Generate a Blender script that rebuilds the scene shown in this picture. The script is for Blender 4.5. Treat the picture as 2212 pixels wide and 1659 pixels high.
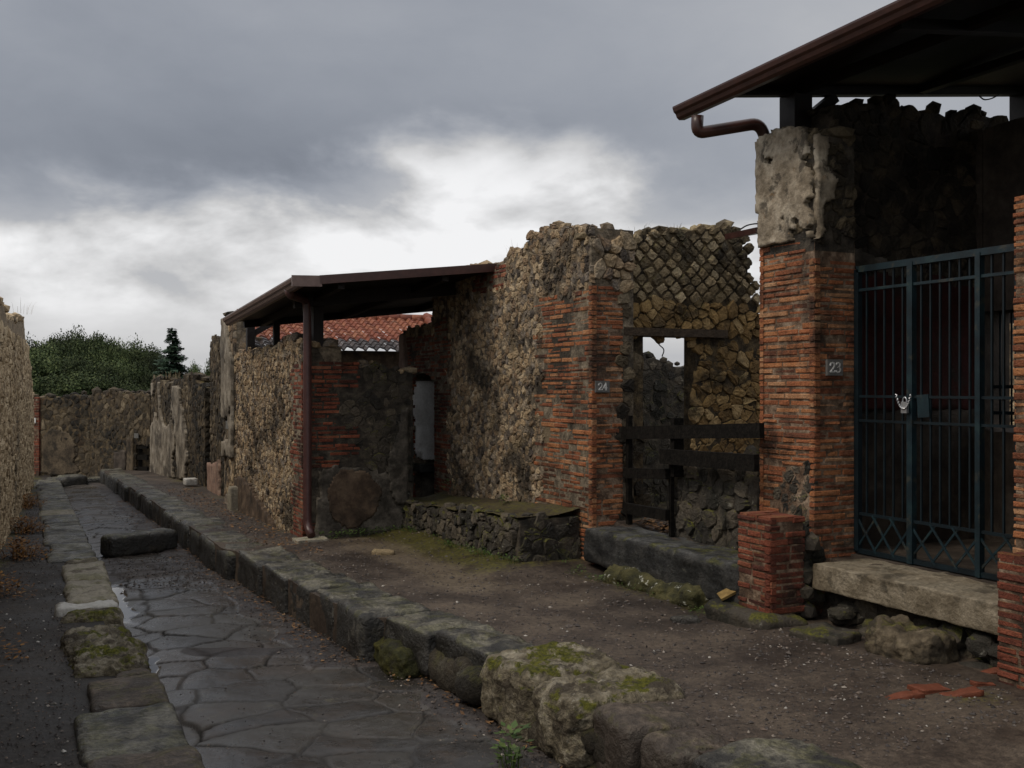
import bpy, math, random
import numpy as np
from math import radians, sin, cos, pi

for o in list(bpy.data.objects):
    bpy.data.objects.remove(o)
SC = bpy.context.scene
COL = SC.collection
random.seed(5)
RNG = np.random.default_rng(11)

# ------------------------------------------------------------------ camera
# world: x = across the street (to the right), y = along the street, z = up
ZC = 1.75
FPX, CX, HY = 2212.0, 1106.0, 836.0
YAW = math.atan(1049 / 2212)
FC, FS = cos(YAW), sin(YAW)
cam = bpy.data.cameras.new("camera")
cam.sensor_width = 36
cam.lens = 36
cam.shift_y = 6.5 / 2212
cam.clip_start = 0.05
cam.clip_end = 5000
CAM = bpy.data.objects.new("camera", cam)
COL.objects.link(CAM)
CAM.location = (0, 0, ZC)
CAM.rotation_euler = (radians(90), 0, -YAW)
SC.camera = CAM
SC.view_settings.view_transform = 'Standard'
SC.view_settings.look = 'None'
SC.view_settings.gamma = 1
SC.view_settings.exposure = 0.0
SC.cycles.max_bounces = 6
SC.cycles.diffuse_bounces = 3
SC.cycles.use_denoising = True

SUN_AZ = YAW - radians(118)      # compass direction the light comes from (0 = along the street)
SUN_EL = radians(52)
SUN_POWER = 1.5

# ------------------------------------------------------------------ node helpers
class E:
    """A socket with arithmetic."""
    def __init__(s, nt, k): s.nt, s.k = nt, k
    def op(s, o, b=None, c=None, clamp=False):
        n = s.nt.nodes.new('ShaderNodeMath'); n.operation = o; n.use_clamp = clamp
        for i, v in enumerate((s, b, c)):
            if v is None: continue
            if isinstance(v, E): s.nt.links.new(v.k, n.inputs[i])
            else: n.inputs[i].default_value = v
        return E(s.nt, n.outputs[0])
    def __add__(s, b): return s.op('ADD', b)
    __radd__ = __add__
    def __mul__(s, b): return s.op('MULTIPLY', b)
    __rmul__ = __mul__
    def __sub__(s, b): return s.op('SUBTRACT', b)
    def __rsub__(s, b): return (s * -1.0) + b
    def __truediv__(s, b): return s.op('DIVIDE', b)
    def clamp(s): return s.op('ADD', 0.0, clamp=True)
    def ss(s, a, b):
        n = s.nt.nodes.new('ShaderNodeMapRange'); n.interpolation_type = 'SMOOTHSTEP'
        s.nt.links.new(s.k, n.inputs[0])
        for i, v in ((1, a), (2, b)):
            if isinstance(v, E): s.nt.links.new(v.k, n.inputs[i])
            else: n.inputs[i].default_value = v
        return E(s.nt, n.outputs[0])
    def gauss(s, c, w):
        d = (s - c) / w
        return (d * d * -1.0).op('EXPONENT')

def mixc(nt, fac, a, b, mode='MIX'):
    n = nt.nodes.new('ShaderNodeMix'); n.data_type = 'RGBA'; n.blend_type = mode
    for sk, v in ((n.inputs[0], fac), (n.inputs[6], a), (n.inputs[7], b)):
        if isinstance(v, E): nt.links.new(v.k, sk)
        elif isinstance(v, (int, float)): sk.default_value = v
        elif isinstance(v, (tuple, list)): sk.default_value = (*v[:3], 1)
        else: nt.links.new(v, sk)
    return n.outputs[2]

def noise(nt, vec, scale, detail=4, rough=.55, dist=0.0):
    n = nt.nodes.new('ShaderNodeTexNoise')
    n.inputs['Scale'].default_value = scale
    n.inputs['Detail'].default_value = detail
    n.inputs['Roughness'].default_value = rough
    n.inputs['Distortion'].default_value = dist
    if vec is not None: nt.links.new(vec, n.inputs['Vector'])
    return E(nt, n.outputs[0])

def comb(nt, x, y, z=0.0):
    n = nt.nodes.new('ShaderNodeCombineXYZ')
    for i, v in enumerate((x, y, z)):
        if isinstance(v, E): nt.links.new(v.k, n.inputs[i])
        else: n.inputs[i].default_value = v
    return n.outputs[0]

def ramp(nt, fac, stops):
    n = nt.nodes.new('ShaderNodeValToRGB')
    e = n.color_ramp.elements
    while len(e) < len(stops): e.new(0.5)
    for q, (p, c) in zip(e, stops):
        q.position = p; q.color = (*c, 1)
    nt.links.new(fac.k if isinstance(fac, E) else fac, n.inputs[0])
    return n.outputs[0]

# ------------------------------------------------------------------ sky
W = bpy.data.worlds.new("World")
SC.world = W
W.use_nodes = True
nt = W.node_tree
nt.nodes.clear()
out = nt.nodes.new('ShaderNodeOutputWorld')
bg = nt.nodes.new('ShaderNodeBackground')
sky = nt.nodes.new('ShaderNodeTexSky')
sky.sky_type = 'NISHITA'
sky.sun_disc = False
sky.sun_elevation = SUN_EL
sky.sun_rotation = SUN_AZ
sky.air_density = 1.0
sky.dust_density = 4.0
tc = nt.nodes.new('ShaderNodeTexCoord')
sp = nt.nodes.new('ShaderNodeSeparateXYZ')
nt.links.new(tc.outputs['Generated'], sp.inputs[0])
dx, dy, dz = (E(nt, sp.outputs[i]) for i in range(3))
az = dx.op('ARCTAN2', dy) - YAW          # 0 = straight down the camera's first heading
el = dz.op('ARCSINE')
v1 = comb(nt, az * 1.0, el * 1.9, 0.3)
v2 = comb(nt, az * 0.6, el * 4.0, 1.7)
w1 = noise(nt, v1, 5.5, 6, .58, .25) - .5
w2 = noise(nt, v1, 12.0, 4, .5, .15) - .5
w3 = noise(nt, v2, 6.0, 4, .5, .1) - .5
# lower edge of the dark cloud deck
edge = az.gauss(-.085, .11) * .050 + az.gauss(.06, .09) * .034 + az.ss(.16, .30) * .012 + .176 + w1 * .075 + w2 * .05
f = el.ss(edge + .040, edge - .050)
deck = w1 * .11 + w2 * .04 + el.ss(.19, .36) * .060 + .290 + az.ss(.0, .35) * .11 - az.gauss(-.25, .16) * el.gauss(.21, .05) * .05
# bright band below it, with grey puffs
puff = (w2 * 2.0 + w1 * 3.2 + .42 + az.gauss(-.06, .15) * .40 + az.gauss(.17, .07) * el.gauss(.19, .05) * -.60 + az.ss(-.30, -.47) * -.30 + el.gauss(.12, .03) * .25 + az.gauss(-.13, .07) * el.gauss(.195, .02) * -.7).clamp()
band = puff * .42 + .50
low = el.ss(.10, .03)
streak = .58 + w3 * .30 + el.ss(.02, .10) * .18
lowv = streak * (1.0 - az.ss(.02, .2) * .05)
band = band * (1.0 - low) + lowv * low
val = deck * (1.0 - f) + band * f
# tint: the dark deck is blue grey, the bright parts neutral
t = val.ss(.18, .62)
tint = mixc(nt, t, (.90, .985, 1.16), (1.0, 1.0, 1.01))
vv = comb(nt, val, val, val)
colc = mixc(nt, 1.0, tint, vv, 'MULTIPLY')
# overcast dome elsewhere (overhead and behind), even and bright
dome = el.ss(.38, .8)
back = (az * az).op('SQRT').ss(.75, 1.5)
k = dome.op('MAXIMUM', back)
domev = mixc(nt, el.ss(-.05, .9), (.74, .745, .76), (.84, .86, .90))
colc = mixc(nt, k, colc, domev)
skys = mixc(nt, 1.0, sky.outputs[0], (.10, .10, .10), 'MULTIPLY')
colc = mixc(nt, .04, colc, skys)
nt.links.new(colc, bg.inputs[0])
bg.inputs[1].default_value = 1.0
nt.links.new(bg.outputs[0], out.inputs[0])

ld = bpy.data.lights.new("sun", 'SUN')
ld.energy = SUN_POWER
ld.angle = radians(16)
ld.color = (1.0, .89, .74)
SUN = bpy.data.objects.new("sun", ld)
COL.objects.link(SUN)
SUN.rotation_euler = (pi / 2 - SUN_EL, 0, -(SUN_AZ) + pi)   # light shines from azimuth SUN_AZ
SUN.location = (0, 0, 30)

# ------------------------------------------------------------------ measuring helpers
def ray(px, py):
    t = (px - CX) / FPX
    return np.array((FS + t * FC, FC - t * FS, -(py - HY) / FPX))
C0 = np.array((0, 0, ZC))
def PV(px, py, v): d = ray(px, py); return C0 + d * (v / d[0])
def PU(px, py, u): d = ray(px, py); return C0 + d * (u / d[1])
def UX(px, v):
    d = ray(px, 0); return d[1] * v / d[0]
def VX(px, u):
    d = ray(px, 0); return d[0] * u / d[1]
def gz(x, y, drop=0.0):                    # pavement plane, falling gently down the street
    return ZC - 1.78 - .023 * (FS * x + FC * y - 7) - drop
def PG(px, py, drop=0.0):
    q = (py - HY) / FPX
    Y = (1.619 + drop) / (q - .023)
    d = ray(px, py) * Y
    return C0 + d

# ------------------------------------------------------------------ numeric noise
def _h(ix, iy, iz, seed):
    n = (ix.astype(np.int64) * 374761393 + iy.astype(np.int64) * 668265263 + iz.astype(np.int64) * 2147483647 + seed * 974711) & 0xffffffff
    n = ((n ^ (n >> 13)) * 1274126177) & 0xffffffff
    n = ((n ^ (n >> 16)) * 2246822519) & 0xffffffff
    return ((n ^ (n >> 15)) & 0xffffff) / float(0xffffff)
def vn(p, scale=1.0, seed=0):
    p = np.asarray(p, float) * scale
    if p.shape[-1] == 2: p = np.concatenate([p, np.zeros(p.shape[:-1] + (1,))], -1)
    i = np.floor(p); f = p - i; f = f * f * (3 - 2 * f); i = i.astype(np.int64)
    r = 0
    for a in (0, 1):
        for b in (0, 1):
            for c in (0, 1):
                w = (f[..., 0] if a else 1 - f[..., 0]) * (f[..., 1] if b else 1 - f[..., 1]) * (f[..., 2] if c else 1 - f[..., 2])
                r = r + w * _h(i[..., 0] + a, i[..., 1] + b, i[..., 2] + c, seed)
    return r * 2 - 1
def fbm(p, scale=1.0, seed=0, o=4, g=.5):
    r, a, s = 0, 1.0, 0
    for k in range(o):
        r = r + a * vn(p, scale * 2 ** k, seed + k * 17); s += a; a *= g
    return r / s
def sstep(x, a, b):
    t = np.clip((x - a) / (b - a), 0, 1); return t * t * (3 - 2 * t)

# ------------------------------------------------------------------ mesh builder
class MB:
    def __init__(s): s.v, s.f, s.m, s.sm, s.n, s.att = [], [], [], [], 0, {}
    def add(s, v, faces, mat=0, smooth=False):
        v = np.asarray(v, float).reshape(-1, 3)
        s.v.append(v); o = s.n
        for f in faces: s.f.append([i + o for i in f])
        s.m += [mat] * len(faces); s.sm += [smooth] * len(faces)
        s.n += len(v)
    def grid(s, P, mat=0, smooth=True, flip=False, keep=None):
        r, c = P.shape[:2]
        fs = []
        for i in range(r - 1):
            for j in range(c - 1):
                if keep is not None and not keep[i, j]: continue
                a = i * c + j
                q = (a, a + 1, a + c + 1, a + c)
                fs.append(q[::-1] if flip else q)
        s.add(P.reshape(-1, 3), fs, mat, smooth)
    def box(s, a, b, mat=0):
        x0, y0, z0 = np.minimum(a, b); x1, y1, z1 = np.maximum(a, b)
        v = [(x0, y0, z0), (x1, y0, z0), (x1, y1, z0), (x0, y1, z0), (x0, y0, z1), (x1, y0, z1), (x1, y1, z1), (x0, y1, z1)]
        s.add(v, [(3, 2, 1, 0), (4, 5, 6, 7), (0, 1, 5, 4), (1, 2, 6, 5), (2, 3, 7, 6), (3, 0, 4, 7)], mat)
    def bar(s, p, q, w, h, mat=0, up=(0, 0, 1)):
        p, q = np.array(p, float), np.array(q, float)
        d = q - p; d /= np.linalg.norm(d); u = np.array(up, float)
        a = np.cross(d, u)
        if np.linalg.norm(a) < 1e-4: a = np.cross(d, (1, 0, 0))
        a /= np.linalg.norm(a); u = np.cross(a, d)
        v = []
        for e in (p, q):
            for sa, su in ((-1, -1), (1, -1), (1, 1), (-1, 1)): v.append(e + a * sa * w / 2 + u * su * h / 2)
        s.add(v, [(0, 1, 2, 3), (7, 6, 5, 4), (0, 4, 5, 1), (1, 5, 6, 2), (2, 6, 7, 3), (3, 7, 4, 0)], mat)
    def tube(s, pts, r, n=10, mat=0, cap=True):
        pts = [np.array(p, float) for p in pts]
        rr = r if hasattr(r, '__len__') else [r] * len(pts)
        ref = None; vs = []
        for i, p in enumerate(pts):
            d = pts[min(i + 1, len(pts) - 1)] - pts[max(i - 1, 0)]
            d = d / (np.linalg.norm(d) + 1e-9)
            if ref is None: ref = np.array((0, 0, 1.)) if abs(d[2]) < .9 else np.array((1., 0, 0))
            a = np.cross(d, ref); a /= np.linalg.norm(a) + 1e-9; b = np.cross(a, d); ref = b
            for k in range(n):
                t = 2 * pi * k / n
                vs.append(p + (a * cos(t) + b * sin(t)) * rr[i])
        fs = []
        for i in range(len(pts) - 1):
            for k in range(n):
                k2 = (k + 1) % n
                fs.append((i * n + k, i * n + k2, (i + 1) * n + k2, (i + 1) * n + k))
        s.add(vs, fs, mat, True)
        if cap:
            o = s.n - len(vs)
            s.f += [list(range(o, o + n))[::-1], list(range(o + (len(pts) - 1) * n, o + len(pts) * n))]
            s.m += [mat, mat]; s.sm += [False, False]
    def build(s, name, mats, parent=None, base=None, attrs=None):
        me = bpy.data.meshes.new(name)
        V = np.concatenate(s.v) if s.v else np.zeros((0, 3))
        if parent is not None: V = V - np.array(parent['base'])
        elif base is not None: V = V - np.array(base)
        me.vertices.add(len(V)); me.vertices.foreach_set('co', V.ravel())
        lens = np.array([len(f) for f in s.f], np.int32)
        loops = np.fromiter((i for f in s.f for i in f), np.int32, int(lens.sum()))
        me.loops.add(len(loops)); me.loops.foreach_set('vertex_index', loops)
        me.polygons.add(len(lens))
        st = np.concatenate([[0], np.cumsum(lens)[:-1]]).astype(np.int32)
        me.polygons.foreach_set('loop_start', st)
        me.polygons.foreach_set('loop_total', lens)
        me.polygons.foreach_set('material_index', np.array(s.m, np.int32))
        me.polygons.foreach_set('use_smooth', np.array(s.sm, bool))
        for a, val in (attrs or {}).items():
            at = me.attributes.new(a, 'FLOAT', 'POINT'); at.data.foreach_set('value', np.asarray(val, np.float32).ravel())
        me.update(calc_edges=True); me.validate()
        for m in (mats if isinstance(mats, (list, tuple)) else [mats]): me.materials.append(m)
        o = bpy.data.objects.new(name, me); COL.objects.link(o)
        if parent is not None: o.parent = parent
        elif base is not None: o.location = base
        return o

def tag(o, label, cat, group=None, kind=None):
    o['label'] = label; o['category'] = cat
    if group: o['group'] = group
    if kind: o['kind'] = kind
    return o
def struct(o): o['kind'] = 'structure'; return o
def stuff(o, label, cat): tag(o, label, cat); o['kind'] = 'stuff'; return o
def thing(name, label, cat, base, group=None):
    o = bpy.data.objects.new(name, None); COL.objects.link(o)
    o.location = base; o['base'] = tuple(float(x) for x in base)
    o.empty_display_size = .2
    return tag(o, label, cat, group)

# ------------------------------------------------------------------ materials
def mat(name, stops, rough=.85, island=True, var=.45, vs=9.0, stain=None, stain2=None, moss=0.0, bump=.5, bs=40.0, spec=.3, metal=0.0, wetvar=0.0, drip=None, worn=None, bd=.02):
    m = bpy.data.materials.new(name); m.use_nodes = True
    t = m.node_tree; t.nodes.clear()
    o = t.nodes.new('ShaderNodeOutputMaterial'); b = t.nodes.new('ShaderNodeBsdfPrincipled')
    t.links.new(b.outputs[0], o.inputs[0])
    g = t.nodes.new('ShaderNodeNewGeometry'); co = g.outputs['Position']
    n1 = noise(t, co, vs, 5, .6)
    n2 = noise(t, co, bs, 5, .65)
    if island: c = ramp(t, E(t, g.outputs['Random Per Island']) * .8 + n1 * .4 - .1, stops)
    else: c = ramp(t, n1.ss(.25, .75), stops)
    vv = (n2 - .5) * (var * 2.2) + (n1 - .5) * var + 1.0
    c = mixc(t, 1.0, c, comb(t, vv, vv, vv), 'MULTIPLY')
    for sd, st in ((3.1, stain), (8.7, stain2)):
        if st:
            sc, lo, hi, colr, amt = st
            mp = t.nodes.new('ShaderNodeMapping'); t.links.new(co, mp.inputs[0]); mp.inputs[1].default_value = (sd, sd * 2, sd)
            ns = noise(t, mp.outputs[0], sc, 6, .65, .3)
            c = mixc(t, ns.ss(lo, hi) * amt, c, colr)
    if drip:
        sc, lo, hi, colr, amt = drip
        mp = t.nodes.new('ShaderNodeMapping'); t.links.new(co, mp.inputs[0]); mp.inputs[3].default_value = (1, 1, .16)
        ns = noise(t, mp.outputs[0], sc, 5, .6, .2)
        c = mixc(t, ns.ss(lo, hi) * amt, c, colr)
    if worn:  # upward faces paler: wear, plus sky light put into the colour
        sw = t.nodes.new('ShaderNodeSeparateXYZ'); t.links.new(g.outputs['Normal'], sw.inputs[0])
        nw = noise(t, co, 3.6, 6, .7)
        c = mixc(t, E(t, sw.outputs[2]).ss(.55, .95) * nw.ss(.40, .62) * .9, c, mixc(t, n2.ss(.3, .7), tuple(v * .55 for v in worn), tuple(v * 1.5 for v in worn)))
    if moss:
        sn = t.nodes.new('ShaderNodeSeparateXYZ'); t.links.new(g.outputs['Normal'], sn.inputs[0])
        ns = noise(t, co, 4.5, 6, .7)
        fm = E(t, sn.outputs[2]).ss(.1, .75) * ns.ss(.50, .58) * moss
        mc = ramp(t, n2.ss(.3, .7), [(0, (.030, .034, .003)), (1, (.135, .130, .010))])
        c = mixc(t, fm, c, mc)
    t.links.new(c, b.inputs['Base Color'])
    if wetvar:
        rr = noise(t, co, 3.0, 4, .6).ss(.35, .65) * wetvar + rough
        t.links.new(rr.k, b.inputs['Roughness'])
    else: b.inputs['Roughness'].default_value = rough
    b.inputs['Specular IOR Level'].default_value = spec
    b.inputs['Metallic'].default_value = metal
    if bump:
        bp = t.nodes.new('ShaderNodeBump'); bp.inputs['Strength'].default_value = bump; bp.inputs['Distance'].default_value = bd
        hh = n2 + noise(t, co, bs * .3, 3, .5) * .8
        t.links.new(hh.k, bp.inputs['Height']); t.links.new(bp.outputs[0], b.inputs['Normal'])
    return m

BLK = (.018, .016, .013)
M = {}
M['brick'] = mat('brick_terracotta', [(0, (0.06954, 0.03074, 0.01982)), (0.2, (0.1854, 0.06405, 0.0305)), (0.5, (0.2898, 0.09992, 0.04117)), (0.75, (0.3477, 0.1434, 0.05795)), (0.93, (0.3709, 0.2114, 0.1144)), (1, (0.1043, 0.07686, 0.05795))], var=.7,
                 stain=(1.9, .47, .64, (.030, .018, .012), .88), stain2=(4.2, .57, .70, (.25, .165, .095), .4), bs=50, bump=.9)
M['brick_red'] = mat('brick_dark_red', [(0, (0.046, 0.01771, 0.01294)), (0.35, (0.1265, 0.03542, 0.02013)), (0.75, (0.207, 0.05819, 0.03019)), (0.95, (0.253, 0.1075, 0.0575)), (1, (0.1035, 0.06958, 0.05463))], var=.7,
                 stain=(2.3, .51, .66, (.020, .014, .010), .85), bs=50, bump=.9, moss=.3)
M['mortar'] = mat('lime_mortar', [(0, (0.06935, 0.0546, 0.03931)), (0.5, (0.145, 0.1157, 0.08143)), (1, (0.2396, 0.195, 0.1404))], island=False, var=.8, bs=30, bump=1.0,
               stain=(1.1, .50, .62, (.020, .016, .012), .85), stain2=(2.6, .57, .67, (.15, .11, .063), .75))
M['mortar_pale'] = mat('pale_mortar', [(0, (.12, .09, .055)), (.5, (.24, .18, .115)), (1, (.34, .27, .18))], island=False, var=.7, bs=30, bump=1.0)
M['mortar_warm'] = mat('brown_mortar', [(0, (.022, .017, .011)), (.5, (.060, .043, .024)), (1, (.115, .082, .042))], island=False, var=.7, bs=30, bump=1.0, moss=.4)
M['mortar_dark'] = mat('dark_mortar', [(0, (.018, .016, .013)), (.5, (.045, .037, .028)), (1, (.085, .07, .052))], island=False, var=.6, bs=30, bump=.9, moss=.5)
M['column_rubble'] = mat('brown_rubble', [(0, (.03, .024, .016)), (.5, (.085, .064, .038)), (1, (.17, .135, .085))], stain=(3, .48, .6, (.02, .016, .011), .85), bump=.9, bs=40)
M['mortar_shaded'] = mat('shaded_room_mortar', [(0, (0.0216, 0.018, 0.0144)), (1, (0.063, 0.0486, 0.036))], island=False, var=.6, bs=30, bump=.9)  # shade of the roofed room put into the mortar colour
M['shaded_rubble'] = mat('shaded_rubble_stone', [(0, (0.02, 0.018, 0.014)), (0.6, (0.056, 0.044, 0.03)), (1, (0.12, 0.09, 0.056))], stain=(1.4, .5, .62, (.010, .008, .006), .8), bump=.9, bs=45)  # darkened rubble for the roofed room, its shade put into the colour
M['mortar_red'] = mat('brick_mortar', [(0, (.07, .040, .025)), (.5, (.16, .105, .068)), (1, (.28, .21, .15))], island=False, var=.8, bs=30, bump=1.0, stain=(1.9, .47, .64, (.024, .016, .011), .85))
M['tan'] = mat('tan_rubble_stone', [(0, (0.03175, 0.027, 0.02376)), (0.16, (0.09261, 0.07425, 0.0594)), (0.24, (0.2117, 0.1418, 0.08613)), (0.42, (0.2911, 0.2133, 0.1307)), (0.52, (0.172, 0.1458, 0.1218)), (0.7, (0.4101, 0.3172, 0.2049)), (0.86, (0.3175, 0.2228, 0.1263)), (0.95, (0.5689, 0.4793, 0.3489)), (1, (0.2911, 0.108, 0.06683))], var=.55,
               stain=(1.1, .50, .62, (.024, .019, .014), .85), stain2=(2.6, .57, .67, (.155, .115, .066), .75), bump=1.0, bs=45)
M['tan_warm'] = mat('yellow_tuff_stone', [(0, (0.0475, 0.03488, 0.019)), (0.3, (0.1781, 0.1093, 0.04275)), (0.65, (0.2969, 0.1919, 0.07719)), (1, (0.4037, 0.2906, 0.1484))],
               stain=(1.5, .50, .64, (.022, .018, .012), .85), bump=.8, bs=45, moss=.3)
M['ret'] = mat('reticulate_stone', [(0, (0.0625, 0.05, 0.0325)), (0.3, (0.1625, 0.1225, 0.07)), (0.7, (0.275, 0.21, 0.1225)), (1, (0.4, 0.325, 0.2125))],
               stain=(1.3, .48, .60, (.022, .019, .014), .8), stain2=(9, .62, .7, (.33, .31, .26), .5), bump=.9, bs=45, moss=.5)
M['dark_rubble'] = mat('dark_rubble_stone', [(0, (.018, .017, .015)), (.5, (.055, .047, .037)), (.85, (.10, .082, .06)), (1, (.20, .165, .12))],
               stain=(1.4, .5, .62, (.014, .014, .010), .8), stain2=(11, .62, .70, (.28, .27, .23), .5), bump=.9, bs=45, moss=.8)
M['far_rubble'] = mat('weathered_rubble', [(0, (0.0176, 0.0143, 0.011)), (0.4, (0.055, 0.0418, 0.0264)), (0.8, (0.1078, 0.0825, 0.0506)), (1, (0.22, 0.176, 0.1155))],
               stain=(.8, .44, .58, (.010, .009, .007), .9), stain2=(2.5, .58, .72, (.13, .065, .024), .4), bump=.8, bs=30)
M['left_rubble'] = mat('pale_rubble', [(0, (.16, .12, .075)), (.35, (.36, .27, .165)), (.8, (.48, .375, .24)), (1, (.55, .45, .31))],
               stain=(1.2, .55, .68, (.05, .042, .033), .75), bump=.8, bs=40)
M['plaster_pale'] = mat('pale_plaster', [(0, (.10, .082, .06)), (.5, (.20, .17, .13)), (1, (.30, .265, .215))], island=False, vs=4, var=.45,
               stain=(1.6, .49, .62, (.045, .036, .027), .85), stain2=(5, .60, .68, (.13, .095, .06), .7), bump=.6, bs=25, drip=(2.5, .55, .68, (.05, .045, .038), .7))
M['plaster_white'] = mat('white_plaster', [(0, (0.6348, 0.6141, 0.5934)), (1, (0.85, 0.85, 0.85))], island=False, vs=5, var=.2, stain=(3, .58, .7, (.20, .17, .14), .7), bump=.4)
M['plaster_grey'] = mat('grey_plaster', [(0, (.028, .024, .019)), (.5, (.070, .060, .048)), (1, (.135, .118, .096))], island=False, vs=5, var=.6,
               stain=(2.6, .50, .62, (.022, .019, .014), .8), stain2=(7, .6, .7, (.16, .14, .11), .5), moss=.0, bump=.8, bs=25)
M['plaster_brown'] = mat('brown_render', [(0, (.040, .027, .018)), (.5, (.078, .052, .034)), (1, (.125, .088, .058))], island=False, vs=4.5, var=.6,
               stain=(3.0, .50, .66, (.026, .020, .015), .8), bump=.5, bs=25)
M['far_plaster'] = mat('stained_far_plaster', [(0, (.035, .026, .017)), (.5, (.085, .063, .040)), (1, (.125, .095, .06))], island=False, vs=2.5, var=.6, stain=(1.5, .48, .62, (.018, .015, .011), .85), bump=.8, bs=20)
M['plaster_dark'] = mat('dark_plaster', [(0, (0.027, 0.021, 0.0165)), (0.5, (0.0525, 0.0405, 0.0315)), (1, (0.09, 0.072, 0.057))], island=False, vs=3.5, var=.35, bump=.5, bs=25)  # dark tone carries the roofed room's shade; the far dark panel shares it
M['plaster_pink'] = mat('pink_plaster', [(0, (.14, .082, .062)), (.5, (.235, .148, .11)), (1, (.29, .205, .155))], island=False, vs=4, var=.3,
               stain=(1.6, .55, .66, (.05, .045, .04), .7), bump=.5, bs=25, drip=(3, .52, .66, (.05, .045, .04), .7))
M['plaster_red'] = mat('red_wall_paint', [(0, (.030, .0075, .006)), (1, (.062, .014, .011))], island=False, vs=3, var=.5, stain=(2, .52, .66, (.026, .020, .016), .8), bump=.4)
M['plaster_column'] = mat('eroded_column_plaster', [(0, (0.115, 0.0897, 0.0598)), (0.5, (0.2587, 0.2127, 0.1552)), (1, (0.391, 0.3392, 0.2645))], island=False, vs=6, var=.5,
               stain=(4.5, .55, .63, (.06, .05, .038), .8), stain2=(9, .62, .68, (.20, .12, .055), .7), bump=1.0, bs=22)
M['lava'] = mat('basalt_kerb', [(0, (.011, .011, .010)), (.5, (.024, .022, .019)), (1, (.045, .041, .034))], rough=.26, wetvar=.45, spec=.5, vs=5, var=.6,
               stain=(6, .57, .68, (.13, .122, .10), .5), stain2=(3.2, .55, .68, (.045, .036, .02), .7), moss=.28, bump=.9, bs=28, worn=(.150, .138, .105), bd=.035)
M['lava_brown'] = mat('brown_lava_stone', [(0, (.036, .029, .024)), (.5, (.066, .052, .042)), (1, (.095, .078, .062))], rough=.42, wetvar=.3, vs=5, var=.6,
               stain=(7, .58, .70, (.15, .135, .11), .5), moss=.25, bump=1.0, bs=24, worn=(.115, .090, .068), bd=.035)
M['limestone'] = mat('mossy_limestone', [(0, (.075, .06, .04)), (.5, (.175, .148, .10)), (1, (.28, .25, .19))], island=False, rough=.8, vs=7, var=.9,
               stain=(5, .50, .60, (.040, .030, .020), .85), stain2=(14, .60, .68, (.40, .37, .30), .5), moss=1.0, bump=1.0, bs=30, bd=.05)
M['brown_rock'] = mat('brown_rock', [(0, (.04, .031, .02)), (.5, (.085, .066, .042)), (1, (.14, .112, .075))], island=False, vs=7, var=.8, stain=(5, .52, .62, (.022, .018, .012), .8), moss=.5, bump=1.0, bs=26)
M['mossy_rock'] = mat('moss_covered_rock', [(0, (.012, .013, .003)), (.5, (.030, .030, .006)), (1, (.060, .055, .012))], island=False, vs=6, var=.8, stain=(4, .52, .62, (.016, .014, .009), .85), bump=1.0, bs=40)
M['flecked'] = mat('flecked_mossy_stone', [(0, (.015, .015, .008)), (.5, (.045, .042, .014)), (1, (.085, .075, .03))], island=False, vs=6, var=.8, stain=(14, .60, .66, (.42, .42, .36), .9), bump=1.0, bs=40)
M['footing'] = mat('dark_footing_stone', [(0, (.012, .010, .008)), (.5, (.030, .025, .018)), (1, (.060, .049, .034))], vs=6, var=.8, stain=(5, .56, .66, (.10, .09, .065), .5), moss=.25, bump=1.0, bs=26, bd=.04)
M['pale_stone'] = mat('pale_limestone', [(0, (.15, .13, .098)), (.5, (.29, .26, .20)), (1, (.42, .39, .33))], rough=.75, vs=6, var=.5,
               stain=(4, .55, .66, (.07, .052, .034), .8), moss=.4, bump=.9, bs=26)
M['white_stone'] = mat('white_marble_block', [(0, (.36, .345, .31)), (1, (.56, .54, .50))], rough=.6, vs=6, var=.3, stain=(4, .56, .68, (.12, .09, .055), .8), bump=.7, bs=26)
M['step'] = mat('travertine_step', [(0, (.10, .078, .050)), (.5, (.185, .152, .105)), (1, (.27, .23, .17))], island=False, rough=.6, vs=5, var=.5,
               stain=(3.2, .50, .62, (.045, .037, .025), .85), bump=.8, bs=35, worn=(.22, .19, .14))
M['sill'] = mat('dark_lava_sill', [(0, (.010, .010, .011)), (.5, (.024, .024, .023)), (1, (.045, .043, .040))], island=False, rough=.45, wetvar=.3, vs=6, var=.6,
               stain=(8, .62, .70, (.13, .13, .11), .5), moss=.5, bump=.9, bs=30, worn=(.075, .075, .072))
M['black'] = mat('black_painted_steel', [(0, (.008, .006, .006)), (1, (.014, .010, .009))], island=False, rough=.6, var=.2, bump=.1)
M['gutter'] = mat('brown_gutter_metal', [(0, (.036, .013, .010)), (1, (.058, .022, .016))], island=False, rough=.38, var=.25, spec=.5, bump=.05)
M['gutter_far'] = mat('faded_brown_gutter', [(0, (.10, .062, .052)), (1, (.14, .09, .075))], island=False, rough=.4, var=.25, spec=.5, bump=.05)
M['pipe'] = mat('plum_downpipe', [(0, (.050, .021, .020)), (1, (.075, .032, .029))], island=False, rough=.42, var=.3, spec=.5, bump=.05)
M['wood'] = mat('tarred_wood', [(0, (.005, .0045, .004)), (1, (.013, .011, .009))], island=False, rough=.8, spec=.08, var=.5, vs=20, bump=.4)
M['lintel'] = mat('old_lintel_wood', [(0, (.030, .020, .013)), (1, (.07, .048, .03))], island=False, rough=.8, var=.5, vs=14, bump=.6)
M['iron'] = mat('blue_gate_iron', [(0, (0.0038, 0.00975, 0.01296)), (0.6, (0.0057, 0.018, 0.02448)), (1, (0.01235, 0.03, 0.03312))], island=False, rough=.5, var=.3, vs=7, spec=.4, bump=.1,
               stain=(9, .56, .66, (.05, .045, .03), .6))
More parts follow.
